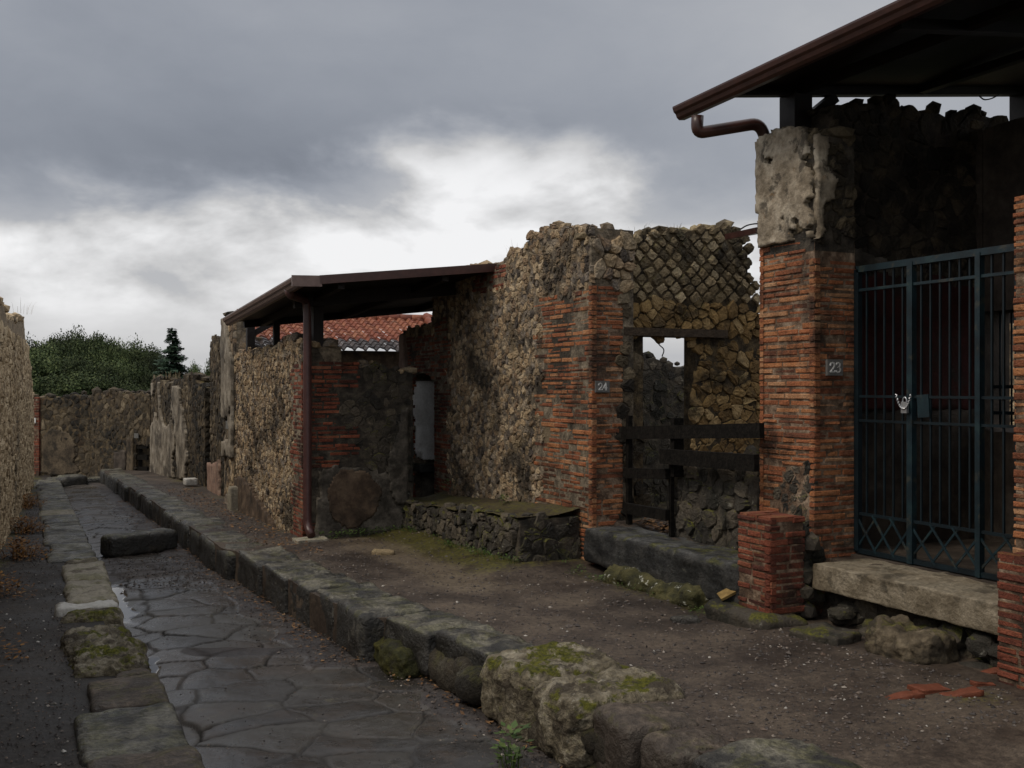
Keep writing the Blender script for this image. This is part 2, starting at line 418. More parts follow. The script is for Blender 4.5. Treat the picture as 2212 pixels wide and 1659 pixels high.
M['iron_dark'] = mat('dark_gate_iron', [(0, (.003, .006, .008)), (1, (.005, .013, .018))], island=False, rough=.55, var=.3, vs=7, bump=.1)
M['steel'] = mat('galvanised_steel', [(0, (.45, .46, .48)), (1, (.62, .63, .65))], island=False, rough=.3, metal=.8, var=.2, bump=.1)
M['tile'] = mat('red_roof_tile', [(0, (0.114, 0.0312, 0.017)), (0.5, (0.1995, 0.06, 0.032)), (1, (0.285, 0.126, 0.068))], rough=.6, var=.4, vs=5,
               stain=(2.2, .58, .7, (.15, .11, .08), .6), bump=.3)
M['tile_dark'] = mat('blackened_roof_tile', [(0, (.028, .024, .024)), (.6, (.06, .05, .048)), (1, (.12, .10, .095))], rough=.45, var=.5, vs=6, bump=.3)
M['terracotta'] = mat('terracotta_shard', [(0, (.085, .026, .014)), (1, (.17, .050, .024))], rough=.7, var=.4, stain=(6, .58, .7, (.09, .06, .045), .6), bump=.4)
M['plate'] = mat('grey_number_plate', [(0, (.10, .098, .092)), (1, (.145, .14, .132))], island=False, rough=.7, var=.3, bump=.2)
M['digit'] = mat('white_numeral_paint', [(0, (.62, .61, .59)), (1, (.78, .77, .75))], island=False, rough=.7, var=.2, bump=0)
M['sign'] = mat('white_sign', [(0, (.62, .61, .58)), (1, (.72, .71, .68))], island=False, rough=.6, var=.15, bump=0)
M['yellow'] = mat('ochre_board', [(0, (.16, .10, .028)), (1, (.27, .18, .06))], island=False, rough=.7, var=.5, vs=12, bump=.3)
M['leaf'] = mat('evergreen_foliage', [(0, (.011, .018, .009)), (.35, (.026, .042, .018)), (.7, (.052, .073, .030)), (1, (.090, .110, .048))], var=.9, vs=.5, bs=1.3, rough=.7, bump=0, spec=.15)
M['leaf_dark'] = mat('conifer_foliage', [(0, (0.01872, 0.0351, 0.02288)), (0.5, (0.04368, 0.07722, 0.04862)), (1, (0.0858, 0.1316, 0.07865))], var=.3, rough=.7, bump=0, spec=.2)
M['bark'] = mat('bark', [(0, (.03, .022, .015)), (1, (.07, .052, .036))], island=False, rough=.9, bump=.5)
M['weed'] = mat('weed_leaf', [(0, (.025, .045, .010)), (.6, (.055, .095, .02)), (1, (.11, .15, .035))], var=.3, rough=.55, bump=0)
M['dry'] = mat('dry_fern', [(0, (.07, .030, .010)), (.5, (.17, .075, .020)), (.85, (.26, .13, .035)), (1, (.09, .09, .02))], var=.3, rough=.8, bump=0)
M['straw'] = mat('dry_grass_stem', [(0, (.13, .10, .06)), (1, (.24, .19, .11))], var=.3, rough=.8, bump=0)
M['litter'] = mat('fallen_leaf', [(0, (.045, .022, .012)), (.5, (.12, .060, .024)), (.85, (.23, .125, .05)), (1, (.30, .20, .11))], var=.3, rough=.7, bump=0)
M['pebble'] = mat('pebble', [(0, (.022, .019, .018)), (.45, (.060, .050, .046)), (.70, (.10, .082, .07)), (.84, (.11, .075, .055)), (.93, (.34, .31, .27)), (1, (.58, .56, .52))], var=.2, rough=.6, bump=0)

M['white_pebble'] = mat('pale_pebble', [(0, (.13, .115, .095)), (1, (.48, .46, .42))], var=.3, rough=.6, bump=0)

def tint_by_object(m, lo, hi):
    t = m.node_tree; b = next(n for n in t.nodes if n.type == 'BSDF_PRINCIPLED'); src = b.inputs['Base Color'].links[0].from_socket
    oi = t.nodes.new('ShaderNodeObjectInfo'); k = E(t, oi.outputs['Random']) * (hi - lo) + lo
    t.links.new(mixc(t, 1.0, src, comb(t, k * 1.05, k, k * .9), 'MULTIPLY'), b.inputs['Base Color'])
tint_by_object(M['leaf'], .55, 1.5)

def ground_mat(name, cols, roughs, mossy=True, joint=False):
    m = bpy.data.materials.new(name); m.use_nodes = True
    t = m.node_tree; t.nodes.clear()
    o = t.nodes.new('ShaderNodeOutputMaterial'); b = t.nodes.new('ShaderNodeBsdfPrincipled')
    t.links.new(b.outputs[0], o.inputs[0])
    g = t.nodes.new('ShaderNodeNewGeometry'); co = g.outputs['Position']
    def at(a):
        n = t.nodes.new('ShaderNodeAttribute'); n.attribute_name = a; return E(t, n.outputs['Fac'])
    n1, n2, n3 = noise(t, co, 1.6, 5, .6), noise(t, co, 22, 5, .7), noise(t, co, 110, 3, .7)
    c = ramp(t, (n1 * .45 + n2 * .25 + noise(t, co, .45, 4, .6) * .3).ss(.36, .64), cols)
    grit = (n3 - .5) * 2.6 + (n2 - .5) * 1.3 + 1.0
    c = mixc(t, 1.0, c, comb(t, grit, grit, grit), 'MULTIPLY')
    spk = noise(t, co, 75, 2, .5).ss(.70, .74)
    if joint:                                   # stone slabs: tone per slab, dirt in the joints and drifts
        sl = at('slab')
        sc = ramp(t, sl * .7 + n1 * .5 - .1, [(0, (.030, .028, .027)), (.5, (.050, .046, .042)), (1, (.076, .069, .058))])
        sc = mixc(t, 1.0, sc, comb(t, grit * .6 + .4, grit * .6 + .4, grit * .6 + .4), 'MULTIPLY')
        lich = noise(t, co, 9, 6, .7).ss(.57, .68) * noise(t, co, 2.2, 3, .5).ss(.40, .6)
        film = noise(t, co, 1.3, 5, .65, .2).ss(.44, .60) * n2.ss(.25, .6)
        sc = mixc(t, film * .8, sc, (.066, .050, .038))
        sc = mixc(t, lich * .6, sc, (.125, .112, .072))
        d = (at('dirt') + (n2 - .5) * .5).ss(.35, .65)
        c = mixc(t, spk * .4, c, (.17, .14, .11))
        c = mixc(t, d, sc, c)
        c = mixc(t, at('crack') * .92, c, (.008, .007, .006))
        w = at('wet')
        rr = (n1.ss(.38, .62) * .26 + n2 * .22 + roughs - .24) * (1.0 - w) + w * .03 + d * (1.0 - w) * .3
        bv = at('bevel') * (1.0 - w)
        rr = rr + bv * .35 + at('crack') * .5
        t.links.new(rr.op('MINIMUM', 1.0).k, b.inputs['Roughness'])
        t.links.new((.5 - bv * .38 - at('crack') * .1).op('MAXIMUM', .03).k, b.inputs['Specular IOR Level'])
        amp = (1.0 - w) * (d * .5 + .30)
    else:
        c = mixc(t, spk * .5, c, (.15, .125, .10))
        mo = (at('moss') + (n2 - .5) * .9 + (n1 - .5) * .9).ss(.35, .75)
        c = mixc(t, mo * .92, c, ramp(t, n2.ss(.3, .7), [(0, (.024, .024, .004)), (1, (.090, .080, .010))]))
        dr = (at('pale') + (n1 - .5) * .9).ss(.35, .8)
        c = mixc(t, dr * .75, c, ramp(t, n2.ss(.3, .7), [(0, (.080, .060, .040)), (1, (.155, .122, .082))]))
        rr = n1.ss(.35, .7) * .3 + roughs
        t.links.new(rr.k, b.inputs['Roughness'])
        b.inputs['Specular IOR Level'].default_value = .35
        amp = None
    t.links.new(c, b.inputs['Base Color'])
    bp = t.nodes.new('ShaderNodeBump'); bp.inputs['Strength'].default_value = .6; bp.inputs['Distance'].default_value = .015
    if amp is not None: t.links.new(amp.k, bp.inputs['Strength'])
    hh = n2 * 1.0 + n3 * .5
    t.links.new(hh.k, bp.inputs['Height']); t.links.new(bp.outputs[0], b.inputs['Normal'])
    return m
M['pave'] = ground_mat('earth_pavement', [(0, (.024, .017, .013)), (.45, (.054, .040, .030)), (1, (.100, .076, .055))], .5)
M['gravel_path'] = ground_mat('dark_gravel_path', [(0, (.011, .009, .008)), (.5, (.025, .021, .018)), (1, (.048, .039, .032))], .55)
M['road'] = ground_mat('basalt_road', [(0, (.026, .021, .020)), (.5, (.044, .036, .033)), (1, (.066, .054, .046))], .30, joint=True)
M['field'] = mat('rough_field', [(0, (.02, .028, .01)), (1, (.05, .055, .022))], island=False, vs=.4, bs=6)

# ------------------------------------------------------------------ masonry
def vec(*a): return np.array(a, float)
def left_to_right(a):
    a = vec(*a, 0); a /= np.linalg.norm(a); return a, vec(a[1], -a[0], 0)

def clip(poly, mx, my, nx, ny):
    r = []; L = len(poly)
    for i in range(L):
        p, q = poly[i], poly[(i + 1) % L]
        dp = (p[0] - mx) * nx + (p[1] - my) * ny; dq = (q[0] - mx) * nx + (q[1] - my) * ny
        if dp <= 0: r.append(p)
        if (dp < 0 < dq) or (dq < 0 < dp):
            k = dp / (dp - dq); r.append((p[0] + (q[0] - p[0]) * k, p[1] + (q[1] - p[1]) * k))
    return r

def cells(seeds, R):
    c = R; H = {}
    for i, (x, y) in enumerate(seeds): H.setdefault((int(x // c), int(y // c)), []).append(i)
    for i, (x, y) in enumerate(seeds):
        poly = [(x - R, y - R), (x + R, y - R), (x + R, y + R), (x - R, y + R)]
        near = []
        for a in (-2, -1, 0, 1, 2):
            for b in (-2, -1, 0, 1, 2):
                for j in H.get((int(x // c) + a, int(y // c) + b), ()):
                    if j != i:
                        d = (seeds[j][0] - x) ** 2 + (seeds[j][1] - y) ** 2
                        if d < 4 * R * R: near.append((d, j))
        near.sort()
        for d, j in near[:14]:
            X, Y = seeds[j]
            poly = clip(poly, (x + X) / 2, (y + Y) / 2, X - x, Y - y)
            if len(poly) < 3: break
        if len(poly) >= 3: yield i, (x, y), poly

def stones(mb, O, a, w, h, sx, sz, top=None, mask=None, prot=(-.002, .018), gap=.006, mi=1, jit=.42, style='inc', fine=True):
    """Face of fitted stones. O = lower left corner of the face, a = direction to the right seen from outside."""
    a, n = left_to_right(a); O = np.array(O, float); Z = vec(0, 0, 1)
    seeds = []; r = random.Random(int(w * 1000 + h * 77 + O[1] * 13))
    if style == 'inc':
        nz = max(1, int(h / sz) + 2); nx = int(w / sx) + 2
        for j in range(-1, nz):
            off = r.random() * sx
            for i in range(-1, nx):
                seeds.append((i * sx + off + r.uniform(-jit, jit) * sx, j * sz + r.uniform(-jit, jit) * sz))
    else:
        nz = int(h / (sx * .5)) + 3; nx = int(w / sx) + 3
        for j in range(-1, nz):
            for i in range(-1, nx):
                wob = .18 * sx * sin(j * .7 + i * .4)
                seeds.append((i * sx + (j % 2) * sx * .5 + r.uniform(-jit, jit) * sx + wob, j * sx * .5 + r.uniform(-jit, jit) * sx * .5 + wob * .5))
    if style == 'inc': seeds = [q for q in seeds if r.random() > .2]
    R = 1.35 * max(sx, sz)
    for i, (cx, cy), poly in cells(seeds, R):
        if cx < 0 or cx > w or cy < 0: continue
        if cy > (top(cx) if top else h): continue
        if mask and not mask(cx, cy): continue
        P = np.array(poly); c = P.mean(0)
        P = np.clip(P, (-.01, -.02), (w + .01, 1e9 if top else h + .015)); c = P.mean(0)
        d = P - c; L = np.linalg.norm(d, axis=1)
        if L.max() > 1.45 * max(sx, sz): continue
        P = c + d * np.clip(1 - gap / (L + 1e-6), .3, 1)[:, None]
        if fine:                                     # mid-edge points, cut corners
            Q = []
            for k in range(len(P)):
                p, q = P[k], P[(k + 1) % len(P)]
                if np.linalg.norm(q - p) < .02: Q.append((p + q) / 2); continue
                Q.append(p + (q - p) * .18 + (r.uniform(-.006, .006), r.uniform(-.006, .006)))
                Q.append(p + (q - p) * .55 + (r.uniform(-.010, .010), r.uniform(-.010, .010)))
                Q.append(p + (q - p) * .84 + (r.uniform(-.006, .006), r.uniform(-.006, .006)))
            P = np.array(Q)
        k = len(P); p0 = r.uniform(*prot)
        tx, ty = r.uniform(-.25, .25), r.uniform(-.25, .25)
        rings = [(1.0, -.035, 0), (.975, p0 * .45 - .003, .3), (.88, p0 * .92, .9), (.5, p0 * 1.0, 1)] if fine else [(1.0, -.03, 0), (.92, p0 * .5, .4), (.6, p0, 1)]
        V = []
        for sc, dep, tw in rings:
            q = c + (P - c) * sc
            dd = dep + ((q[:, 0] - c[0]) * tx + (q[:, 1] - c[1]) * ty) * tw
            if fine: dd = dd + np.array([r.uniform(-.006, .006) for _ in range(k)]) * (tw > 0)
            V.append(O + q[:, :1] * a + q[:, 1:] * Z + dd[:, None] * n)
        V.append((O + c[0] * a + c[1] * Z + n * (p0 + r.uniform(0, .012)))[None])
        V = np.concatenate(V); fs = []
        for g in range(len(rings) - 1):
            for e in range(k):
                e2 = (e + 1) % k
                fs.append((g * k + e, g * k + e2, (g + 1) * k + e2, (g + 1) * k + e))
        g = len(rings) - 1
        for e in range(k): fs.append((g * k + e, g * k + (e + 1) % k, len(V) - 1))
        mb.add(V, fs, mi)

def bricks(mb, O, a, w, h, ch=.052, bl=.27, gap=.013, lo=None, hi=None, top=None, mask=None, prot=.010, mi=1, miss=.02):
    """Courses of thin bricks; lo(z)/hi(z) give a toothed left/right end for each course."""
    a, n = left_to_right(a); O = np.array(O, float); Z = vec(0, 0, 1)
    r = random.Random(int(w * 991 + h * 311 + O[0] * 17 + O[1] * 7))
    z = 0.0; kz = 0
    while z < h - .02:
        c = ch * r.uniform(.82, 1.18)
        s = (lo(z) if lo else 0.0); e = (hi(z) if hi else w)
        first = True
        wob = r.uniform(-.006, .006)
        while s < e - .015:
            L = bl * r.uniform(.45, 1.25) * (.6 if first and kz % 2 else 1)
            if e - s - L < .07: L = e - s
            L = min(L, e - s); first = False
            m = (s + L / 2, z + c / 2)
            ok = (m[1] < (top(m[0]) if top else 1e9)) and (mask is None or mask(*m)) and r.random() > miss
            if ok:
                g = gap * r.uniform(.7, 1.4)
                s0, s1, z0, z1 = s + g * .5, s + L - g * .5, z + g * .5, z + c - g * .5
                if s < .001: s0 = s - prot
                if s + L > w - .001 and not hi: s1 = s + L + prot
                p = prot * r.uniform(-.1, 1.1) - .001
                if r.random() < .05: p -= .010
                V = []
                J = lambda q: r.uniform(-q, q)
                for (ds, dd, jj) in ((0, -.05, 0), (.001, p - .006, .003), (.007, p, .003)):
                    for (x, y) in ((s0 + ds, z0 + ds), (s1 - ds, z0 + ds), (s1 - ds, z1 - ds), (s0 + ds, z1 - ds)):
                        V.append(O + a * (x + J(jj)) + Z * (y + J(jj) + wob) + n * (dd + J(jj)))
                fs = [(8, 9, 10, 11)]
                for q in (0, 4):
                    for k in range(4): fs.append((q + k, q + (k + 1) % 4, q + 4 + (k + 1) % 4, q + 4 + k))
                mb.add(V, fs, mi)
            s += L
        z += c; kz += 1

def core(mb, O, a, w, thick, top, step=.10, mi=0, z0=0.0, rough=.02):
    """Solid masonry body behind a face: follows the broken top line top(s) (height above O)."""
    a, n = left_to_right(a); O = np.array(O, float); Z = vec(0, 0, 1)
    k = max(1, int(round(w / step))); ss = np.linspace(.006, w - .006, k + 1)
    T = np.array([max(z0 + .02, top(s) - .03 + random.uniform(-rough, rough)) for s in ss])
    rows = []
    for s, t in zip(ss, T):
        q = O + a * s
        rows.append([q + Z * z0, q + Z * t, q + Z * t - n * thick, q + Z * z0 - n * thick])
    P = np.array(rows)
    mb.grid(P, mi, False, flip=True)
    o = mb.n
    mb.add(np.concatenate([P[0], P[-1]]), [(0, 1, 2, 3), (7, 6, 5, 4)], mi)

_ICO = None
def blob(mb, c, r, mi=0, seed=0, amp=.25, smooth=False, sub=1, rz=0.0):
    global _ICO
    if _ICO is None:
        import bmesh
        _ICO = {}
        for s in (1, 2, 3):
            bm = bmesh.new(); bmesh.ops.create_icosphere(bm, subdivisions=s, radius=1)
            bm.verts.ensure_lookup_table()
            _ICO[s] = (np.array([v.co[:] for v in bm.verts]), [tuple(v.index for v in f.verts) for f in bm.faces]); bm.free()
    V, F = _ICO[sub]
    m = np.max(np.abs(V), 1, keepdims=True)
    B = V * (.62 + .38 / m)                       # towards a box
    B = B * (1 + amp * fbm(V + seed * 3.17, 1.3, seed, 3))[:, None]
    B = B * np.array(r)
    ca, sa = cos(rz), sin(rz)
    B = np.stack([B[:, 0] * ca - B[:, 1] * sa, B[:, 0] * sa + B[:, 1] * ca, B[:, 2]], 1)
    mb.add(B + np.array(c), F, mi, smooth)

def rubble_top(mb, O, a, w, thick, top, size=.11, mi=1, den=1.0, mask=None):
    """Loose stones bedded along a broken wall top."""
    a, n = left_to_right(a); O = np.array(O, float)
    s = 0.0
    while s < w:
        for lay in range(max(1, int(thick / (size * 1.5)))):
            d = (lay + random.uniform(.2, .8)) * thick / max(1, int(thick / (size * 1.5)))
            if random.random() < den:
                z = top(s) + random.uniform(-.05, .03)
                q = O + a * s + vec(0, 0, z) - n * d
                f = random.uniform(.6, 1.25) * size
                blob(mb, q, (f * random.uniform(.5, .8), f * random.uniform(.5, .8), f * random.uniform(.32, .6)), mi, random.randint(0, 999), .4, rz=random.uniform(0, 3))
        s += size * random.uniform(.7, 1.2)

def panel(mb, O, a, w, h, mask, depth=.025, res=.04, mi=0, amp=.012, seed=0, ns=5.0):
    """A skin of plaster of any outline on a wall face, with a real edge."""
    a, n = left_to_right(a); O = np.array(O, float); Z = vec(0, 0, 1)
    nx, nz = max(2, int(w / res)), max(2, int(h / res))
    sx, sz = np.linspace(0, w, nx + 1), np.linspace(0, h, nz + 1)
    S, T = np.meshgrid(sx, sz)
    j = np.stack([S, T], -1)
    S2 = S + vn(j, 1 / (res * 1.3), seed) * res * .45; T2 = T + vn(j + 9.1, 1 / (res * 1.3), seed + 3) * res * .45
    D = depth + fbm(j, ns, seed + 5, 4) * amp
    P = O + S2[..., None] * a + T2[..., None] * Z + D[..., None] * n
    Bk = O + S2[..., None] * a + T2[..., None] * Z - .02 * n
    keep = np.zeros((nz, nx), bool)
    for r in range(nz):
        for c in range(nx): keep[r, c] = bool(mask((sx[c] + sx[c + 1]) / 2, (sz[r] + sz[r + 1]) / 2))
    V = np.concatenate([P.reshape(-1, 3), Bk.reshape(-1, 3)]); o = P.shape[0] * P.shape[1]; C = nx + 1
    fs = []
    K = lambda r, c: 0 <= r < nz and 0 <= c < nx and keep[r, c]
    for r in range(nz):
        for c in range(nx):
            if not keep[r, c]: continue
            A = r * C + c
            fs.append((A, A + 1, A + C + 1, A + C))
            if not K(r - 1, c): fs.append((A, A + o, A + 1 + o, A + 1))
            if not K(r + 1, c): fs.append((A + C, A + C + 1, A + C + 1 + o, A + C + o))
            if not K(r, c - 1): fs.append((A, A + C, A + C + o, A + o))
            if not K(r, c + 1): fs.append((A + 1, A + 1 + o, A + C + 1 + o, A + C + 1))
    mb.add(V, fs, mi, True)

def pl(pts):
    xs, ys = zip(*pts); return lambda s: float(np.interp(s, xs, ys))
def ragged(f, amp=.05, sc=6, seed=0):
    return lambda s: f(s) + amp * float(fbm(np.array([[s, seed * 1.7]]), sc, seed, 3)[0])
def tooth(base, dep, per=.28, ph=0.0, jit=.03):
    r = random.Random(int(base * 100 + per * 1000))
    tb = [r.uniform(-jit, jit) for _ in range(400)]
    return lambda z: base + (dep if int((z + ph) / per) % 2 else 0) + tb[int(z * 40) % 400]

def block(name, c, half, label, cat, m, group=None, rnd=.35, amp=.10, rz=0.0, seed=0, res=9, ns=2.0, parent=None, tilt=0.0, smooth=True, fine=.25, groove=None):
    """A worn stone block: rounded box with an uneven surface. c = centre, half = half sizes."""
    half = np.array(half, float); mb = MB(); n = res
    def face(ax, sg):
        u = np.linspace(-1, 1, n + 1); A, B = np.meshgrid(u, u)
        P = np.zeros((n + 1, n + 1, 3)); P[..., ax] = sg; P[..., (ax + 1) % 3] = A; P[..., (ax + 2) % 3] = B
        return P, sg > 0
    key = {}; V = []; F = []
    for ax in range(3):
        for sg in (-1, 1):
            P, up = face(ax, sg); idx = np.zeros((n + 1, n + 1), int)
            for i in range(n + 1):
                for j in range(n + 1):
                    kk = tuple(np.round(P[i, j], 5))
                    if kk not in key: key[kk] = len(V); V.append(P[i, j])
                    idx[i, j] = key[kk]
            for i in range(n):
                for j in range(n):
                    q = (idx[i, j], idx[i, j + 1], idx[i + 1, j + 1], idx[i + 1, j])
                    F.append(q if up else q[::-1])
    V = np.array(V); mn = half.min(); r = rnd * mn
    p = V * half; inner = np.maximum(half - r, 1e-4); q = np.clip(p, -inner, inner)
    d = p - q; L = np.linalg.norm(d, axis=1, keepdims=True)
    p = np.where(L > 1e-6, q + d / np.maximum(L, 1e-6) * r, p)
    nrm = np.where(L > 1e-6, d / np.maximum(L, 1e-6), V / np.linalg.norm(V, axis=1, keepdims=True))
    disp = amp * (fbm(p + seed * 5.3, ns / max(.2, mn * 3), seed, 3) + fine * fbm(p + seed, ns * 5 / max(.2, mn * 3), seed + 9, 3))
    if groove is not None:
        gy, gw, gd = groove
        disp = disp - gd * np.exp(-((p[:, 1] - gy - .08 * p[:, 2]) / gw) ** 2)
    p = p + nrm * disp[:, None]
    if tilt: p[:, 2] += p[:, 0] * tilt
    ca, sa = cos(rz), sin(rz)
    p = np.stack([p[:, 0] * ca - p[:, 1] * sa, p[:, 0] * sa + p[:, 1] * ca, p[:, 2]], 1)
    mb.add(p + np.array(c), F, 0, smooth)
    if parent is not None: return mb.build(name, m, parent)
    base = vec(c[0], c[1], c[2] - half[2])
    o = mb.build(name, m, None, base)
    return tag(o, label, cat, group)

FAR = (0, -1)      # street faces: left to right runs from far to near
PERP = (1, 0)      # faces that look towards the camera

# ------------------------------------------------------------------ the ground
def us(a, b, k=.0042, m=.012):
    r = [a]
    while r[-1] < b: r.append(r[-1] + max(m, k * max(r[-1], 1.0)))
    return np.array(r)
def kerb_in(u): return np.interp(u, [0, 4.2, 6.2, 7.55, 7.7, 9.5, 12, 12.3, 20, 30], [3.05, 3.0, 2.92, 2.85, 2.5, 2.4, 2.3, 2.2, 2.15, 1.98])

def skirt(P, depth=.7):
    e = P[:, 0].copy(); e[:, 2] -= depth
    return np.stack([e, P[:, 0]], 1)

# road of basalt slabs
U = us(2.6, 36, .0032, .011)
Vv = np.linspace(.55, 3.05, 210)
UU, VV = np.meshgrid(U, Vv, indexing='ij')
rs = random.Random(3)
seeds = []
y = 2.0
while y < 37:
    hgt = rs.uniform(.30, .52); x = .3 + rs.uniform(-.3, 0)
    while x < 3.4:
        wdt = rs.uniform(.38, .85)
        seeds.append((x + rs.uniform(-.1, .1), y + rs.uniform(-.13, .13))); x += wdt
    y += hgt
seeds = np.array(seeds)
pts = np.stack([VV, UU], -1).reshape(-1, 2)
pw = pts + np.stack([fbm(pts, 2.2, 1, 4, .6), fbm(pts, 2.2, 2, 4, .6)], -1) * .09
F1 = np.full(len(pts), 1e9); F2 = np.full(len(pts), 1e9); ID = np.zeros(len(pts), int)
order = np.argsort(pw[:, 1]); so = np.argsort(seeds[:, 1]); ssd = seeds[so]
for blk in np.array_split(order, 240):
    q = pw[blk]; lo, hi = np.searchsorted(ssd[:, 1], [q[:, 1].min() - 1.0, q[:, 1].max() + 1.0])
    c = ssd[lo:hi]
    D = np.sqrt(((q[:, None] - c[None]) ** 2 * np.array([1, 1.15])).sum(-1))
    i1 = D.argmin(1); d1 = D[np.arange(len(q)), i1]; D[np.arange(len(q)), i1] = 9
    F1[blk], F2[blk], ID[blk] = d1, D.min(1), so[lo + i1]
gapd = (F2 - F1)
rid = np.random.default_rng(4)
tone = rid.random(len(seeds)); tl = rid.uniform(-1, 1, (len(seeds), 2)); lv = rid.uniform(-.007, .007, len(seeds))
rel = pts - seeds[ID]
hgt = lv[ID] + (rel * tl[ID]).sum(-1) * .020 + 0.010 * sstep(gapd, .0, .04) + .004 * sstep(gapd, 0, .3) + .010 * fbm(pts, 4, 6, 4)
Yd = FS * pts[:, 0] + FC * pts[:, 1]
drift = np.exp(-((Yd - 12.7 + .35 * fbm(pts, .9, 8, 2)) / .95) ** 2) * 1.05
drift = np.maximum(drift, sstep(pts[:, 0] + .18 * fbm(pts, 1.3, 9, 3), kerb_in(pts[:, 1]) - .62, kerb_in(pts[:, 1]) - .30))
drift = np.maximum(drift, .75 * np.exp(-((Yd - 8.25 + .3 * fbm(pts, 1.1, 18, 2)) / .22) ** 2) * sstep(pts[:, 0], .9, 1.3))
drift = drift + fbm(pts, 1.1, 10, 4) * .55
crack = (1 - sstep(gapd + .006 * fbm(pts, 9, 19, 2), .006, .026)) * (.32 + .68 * sstep(fbm(pts, 1.8, 20, 3), -.25, .20)) * (1 - sstep(drift, .3, .7))
dirt = np.clip(sstep(drift, .35, .75), 0, 1)
hgt = hgt * (1 - sstep(drift, .35, .75)) + (.032 + .008 * fbm(pts, 6, 13, 3)) * sstep(drift, .35, .75)
wet = sstep(pts[:, 0] + .10 * fbm(pts, 3, 14, 3), 1.03, .90) * np.clip(np.exp(-((Yd - 10.7) / 1.35) ** 2) + .8 * np.exp(-((Yd - 8.0) / .5) ** 2) + .45 * (Yd > 12.5), 0, 1)
wet = sstep(wet + .22 * fbm(pts * np.array([1, .5]), 3, 15, 2), .40, .70) * (1 - dirt * .5)
camber = -.03 * (1 - sstep(pts[:, 0], .78, 1.15))
zz = gz(pts[:, 0], pts[:, 1], .365) + hgt * (1 - wet) + camber + wet * .006
mb = MB(); P = np.concatenate([pts, zz[:, None]], 1).reshape(len(U), len(Vv), 3)
mb.grid(P, 0, True)
struct(mb.build('road', M['road'], attrs={'slab': tone[ID], 'dirt': dirt, 'wet': wet, 'crack': crack, 'bevel': (1 - sstep(gapd, .02, .09)) * .55}))

# right pavement: trodden earth, mossy by the walls
def pave_z(x, u):
    p = np.stack([x, u], -1)
    z = gz(x, u) + .022 * fbm(p, 1.1, 21, 3) + .007 * fbm(p, 7, 22, 3)
    inside = np.where(u > 6.7, sstep(x, 5.25, 5.5), sstep(x, 5.68, 5.82))
    lift = np.where(u > 6.7, .35, .42) + .023 * (FS * x + FC * u - 7)
    z = z + np.where(u < 9.15, inside * lift, 0)
    z = z + .09 * sstep(x, 3.9, 4.5) * sstep(u, 8.6, 9.4) * (1 - sstep(u, 12.6, 13.2))        # bank against the bench
    z = z - .07 * np.exp(-((x - 4.75) / .35) ** 2 - ((u - 6.7) / .5) ** 2)                      # worn hollow by the stump
    return z
U = us(2.4, 36, .0045, .016)
Vr = np.concatenate([np.linspace(0, 3.2, 190), np.linspace(3.25, 12, 60)])
UU, DD = np.meshgrid(U, Vr, indexing='ij')
VV = kerb_in(UU) - .12 + DD
pts = np.stack([VV, UU], -1)
zz = pave_z(VV, UU)
moss = .72 * sstep(VV + .25 * fbm(pts, 1.4, 31, 3), 3.55, 4.15) * sstep(UU, 8.6, 9.5) * (1 - sstep(UU, 13, 13.6))
moss = np.maximum(moss, .45 * np.exp(-((VV - 4.95) / .22) ** 2) * sstep(UU, 6.2, 6.9) * (1 - sstep(UU, 12.5, 13)))
moss = np.maximum(moss, .42 * sstep(UU, 12.5, 13.5) * sstep(VV, 2.75, 3.1))
moss = np.maximum(moss, .5 * np.exp(-((VV - 4.9) / .35) ** 2 - ((UU - 4.1) / .3) ** 2))
pale = .80 * np.exp(-((VV - 3.75) / .50) ** 2) * sstep(UU, 7.6, 9.0) * (1 - sstep(UU, 12.4, 13.0)) + .38 * np.exp(-((VV - 4.3) / .5) ** 2 - ((UU - 7.6) / .9) ** 2)
mb = MB(); P = np.stack([VV, UU, zz], -1); mb.grid(P, 0, True, flip=True); n0 = P.shape[0] * P.shape[1]
S = skirt(P); mb.grid(S, 0, False, flip=True)
z0 = np.zeros(S.shape[0] * 2)
struct(mb.build('right_pavement', M['pave'], attrs={'moss': np.concatenate([moss.ravel(), z0]), 'pale': np.concatenate([pale.ravel(), z0])}))

# left pavement: dark gravel
U = us(-4, 36, .006, .02)
Vl = np.concatenate([np.linspace(-9, -1.6, 12), np.linspace(-1.5, .62, 110)])
UU, VV = np.meshgrid(U, Vl, indexing='ij'); pts = np.stack([VV, UU], -1)
zz = gz(VV, UU, .245) + .02 * fbm(pts, 1.2, 41, 3) + .007 * fbm(pts, 8, 42, 3)
mb = MB(); P = np.stack([VV, UU, zz], -1); mb.grid(P, 0, True, flip=True)
wl = -.33 + .0372 * (UU - 15.2)
mo = .5 * sstep(VV - wl, .35, .05)
struct(mb.build('left_pavement', M['gravel_path'], attrs={'moss': mo.ravel(), 'pale': np.zeros(mo.size)}))

# open ground out to the horizon, and the wooded rise beyond the town
mb = MB()
g = np.concatenate([-np.geomspace(1500, 60, 10), np.linspace(-50, 50, 11), np.geomspace(60, 1500, 10)])
A, B = np.meshgrid(g, g + 20, indexing='ij'); mb.grid(np.stack([A, B, np.full_like(A, -1.35)], -1), 0, True, flip=True)
struct(mb.build('ground', M['field']))
mb = MB()
A, B = np.meshgrid(np.linspace(-80, 70, 60), np.linspace(40, 150, 45), indexing='ij')
Z = -1.6 + 3.2 * sstep(B, 44, 90) * np.exp(-((A + 2) / 38) ** 2) + .5 * fbm(np.stack([A, B], -1), .08, 51, 3)
mb.grid(np.stack([A, B, Z], -1), 0, True, flip=True)
struct(mb.build('hill', M['field']))

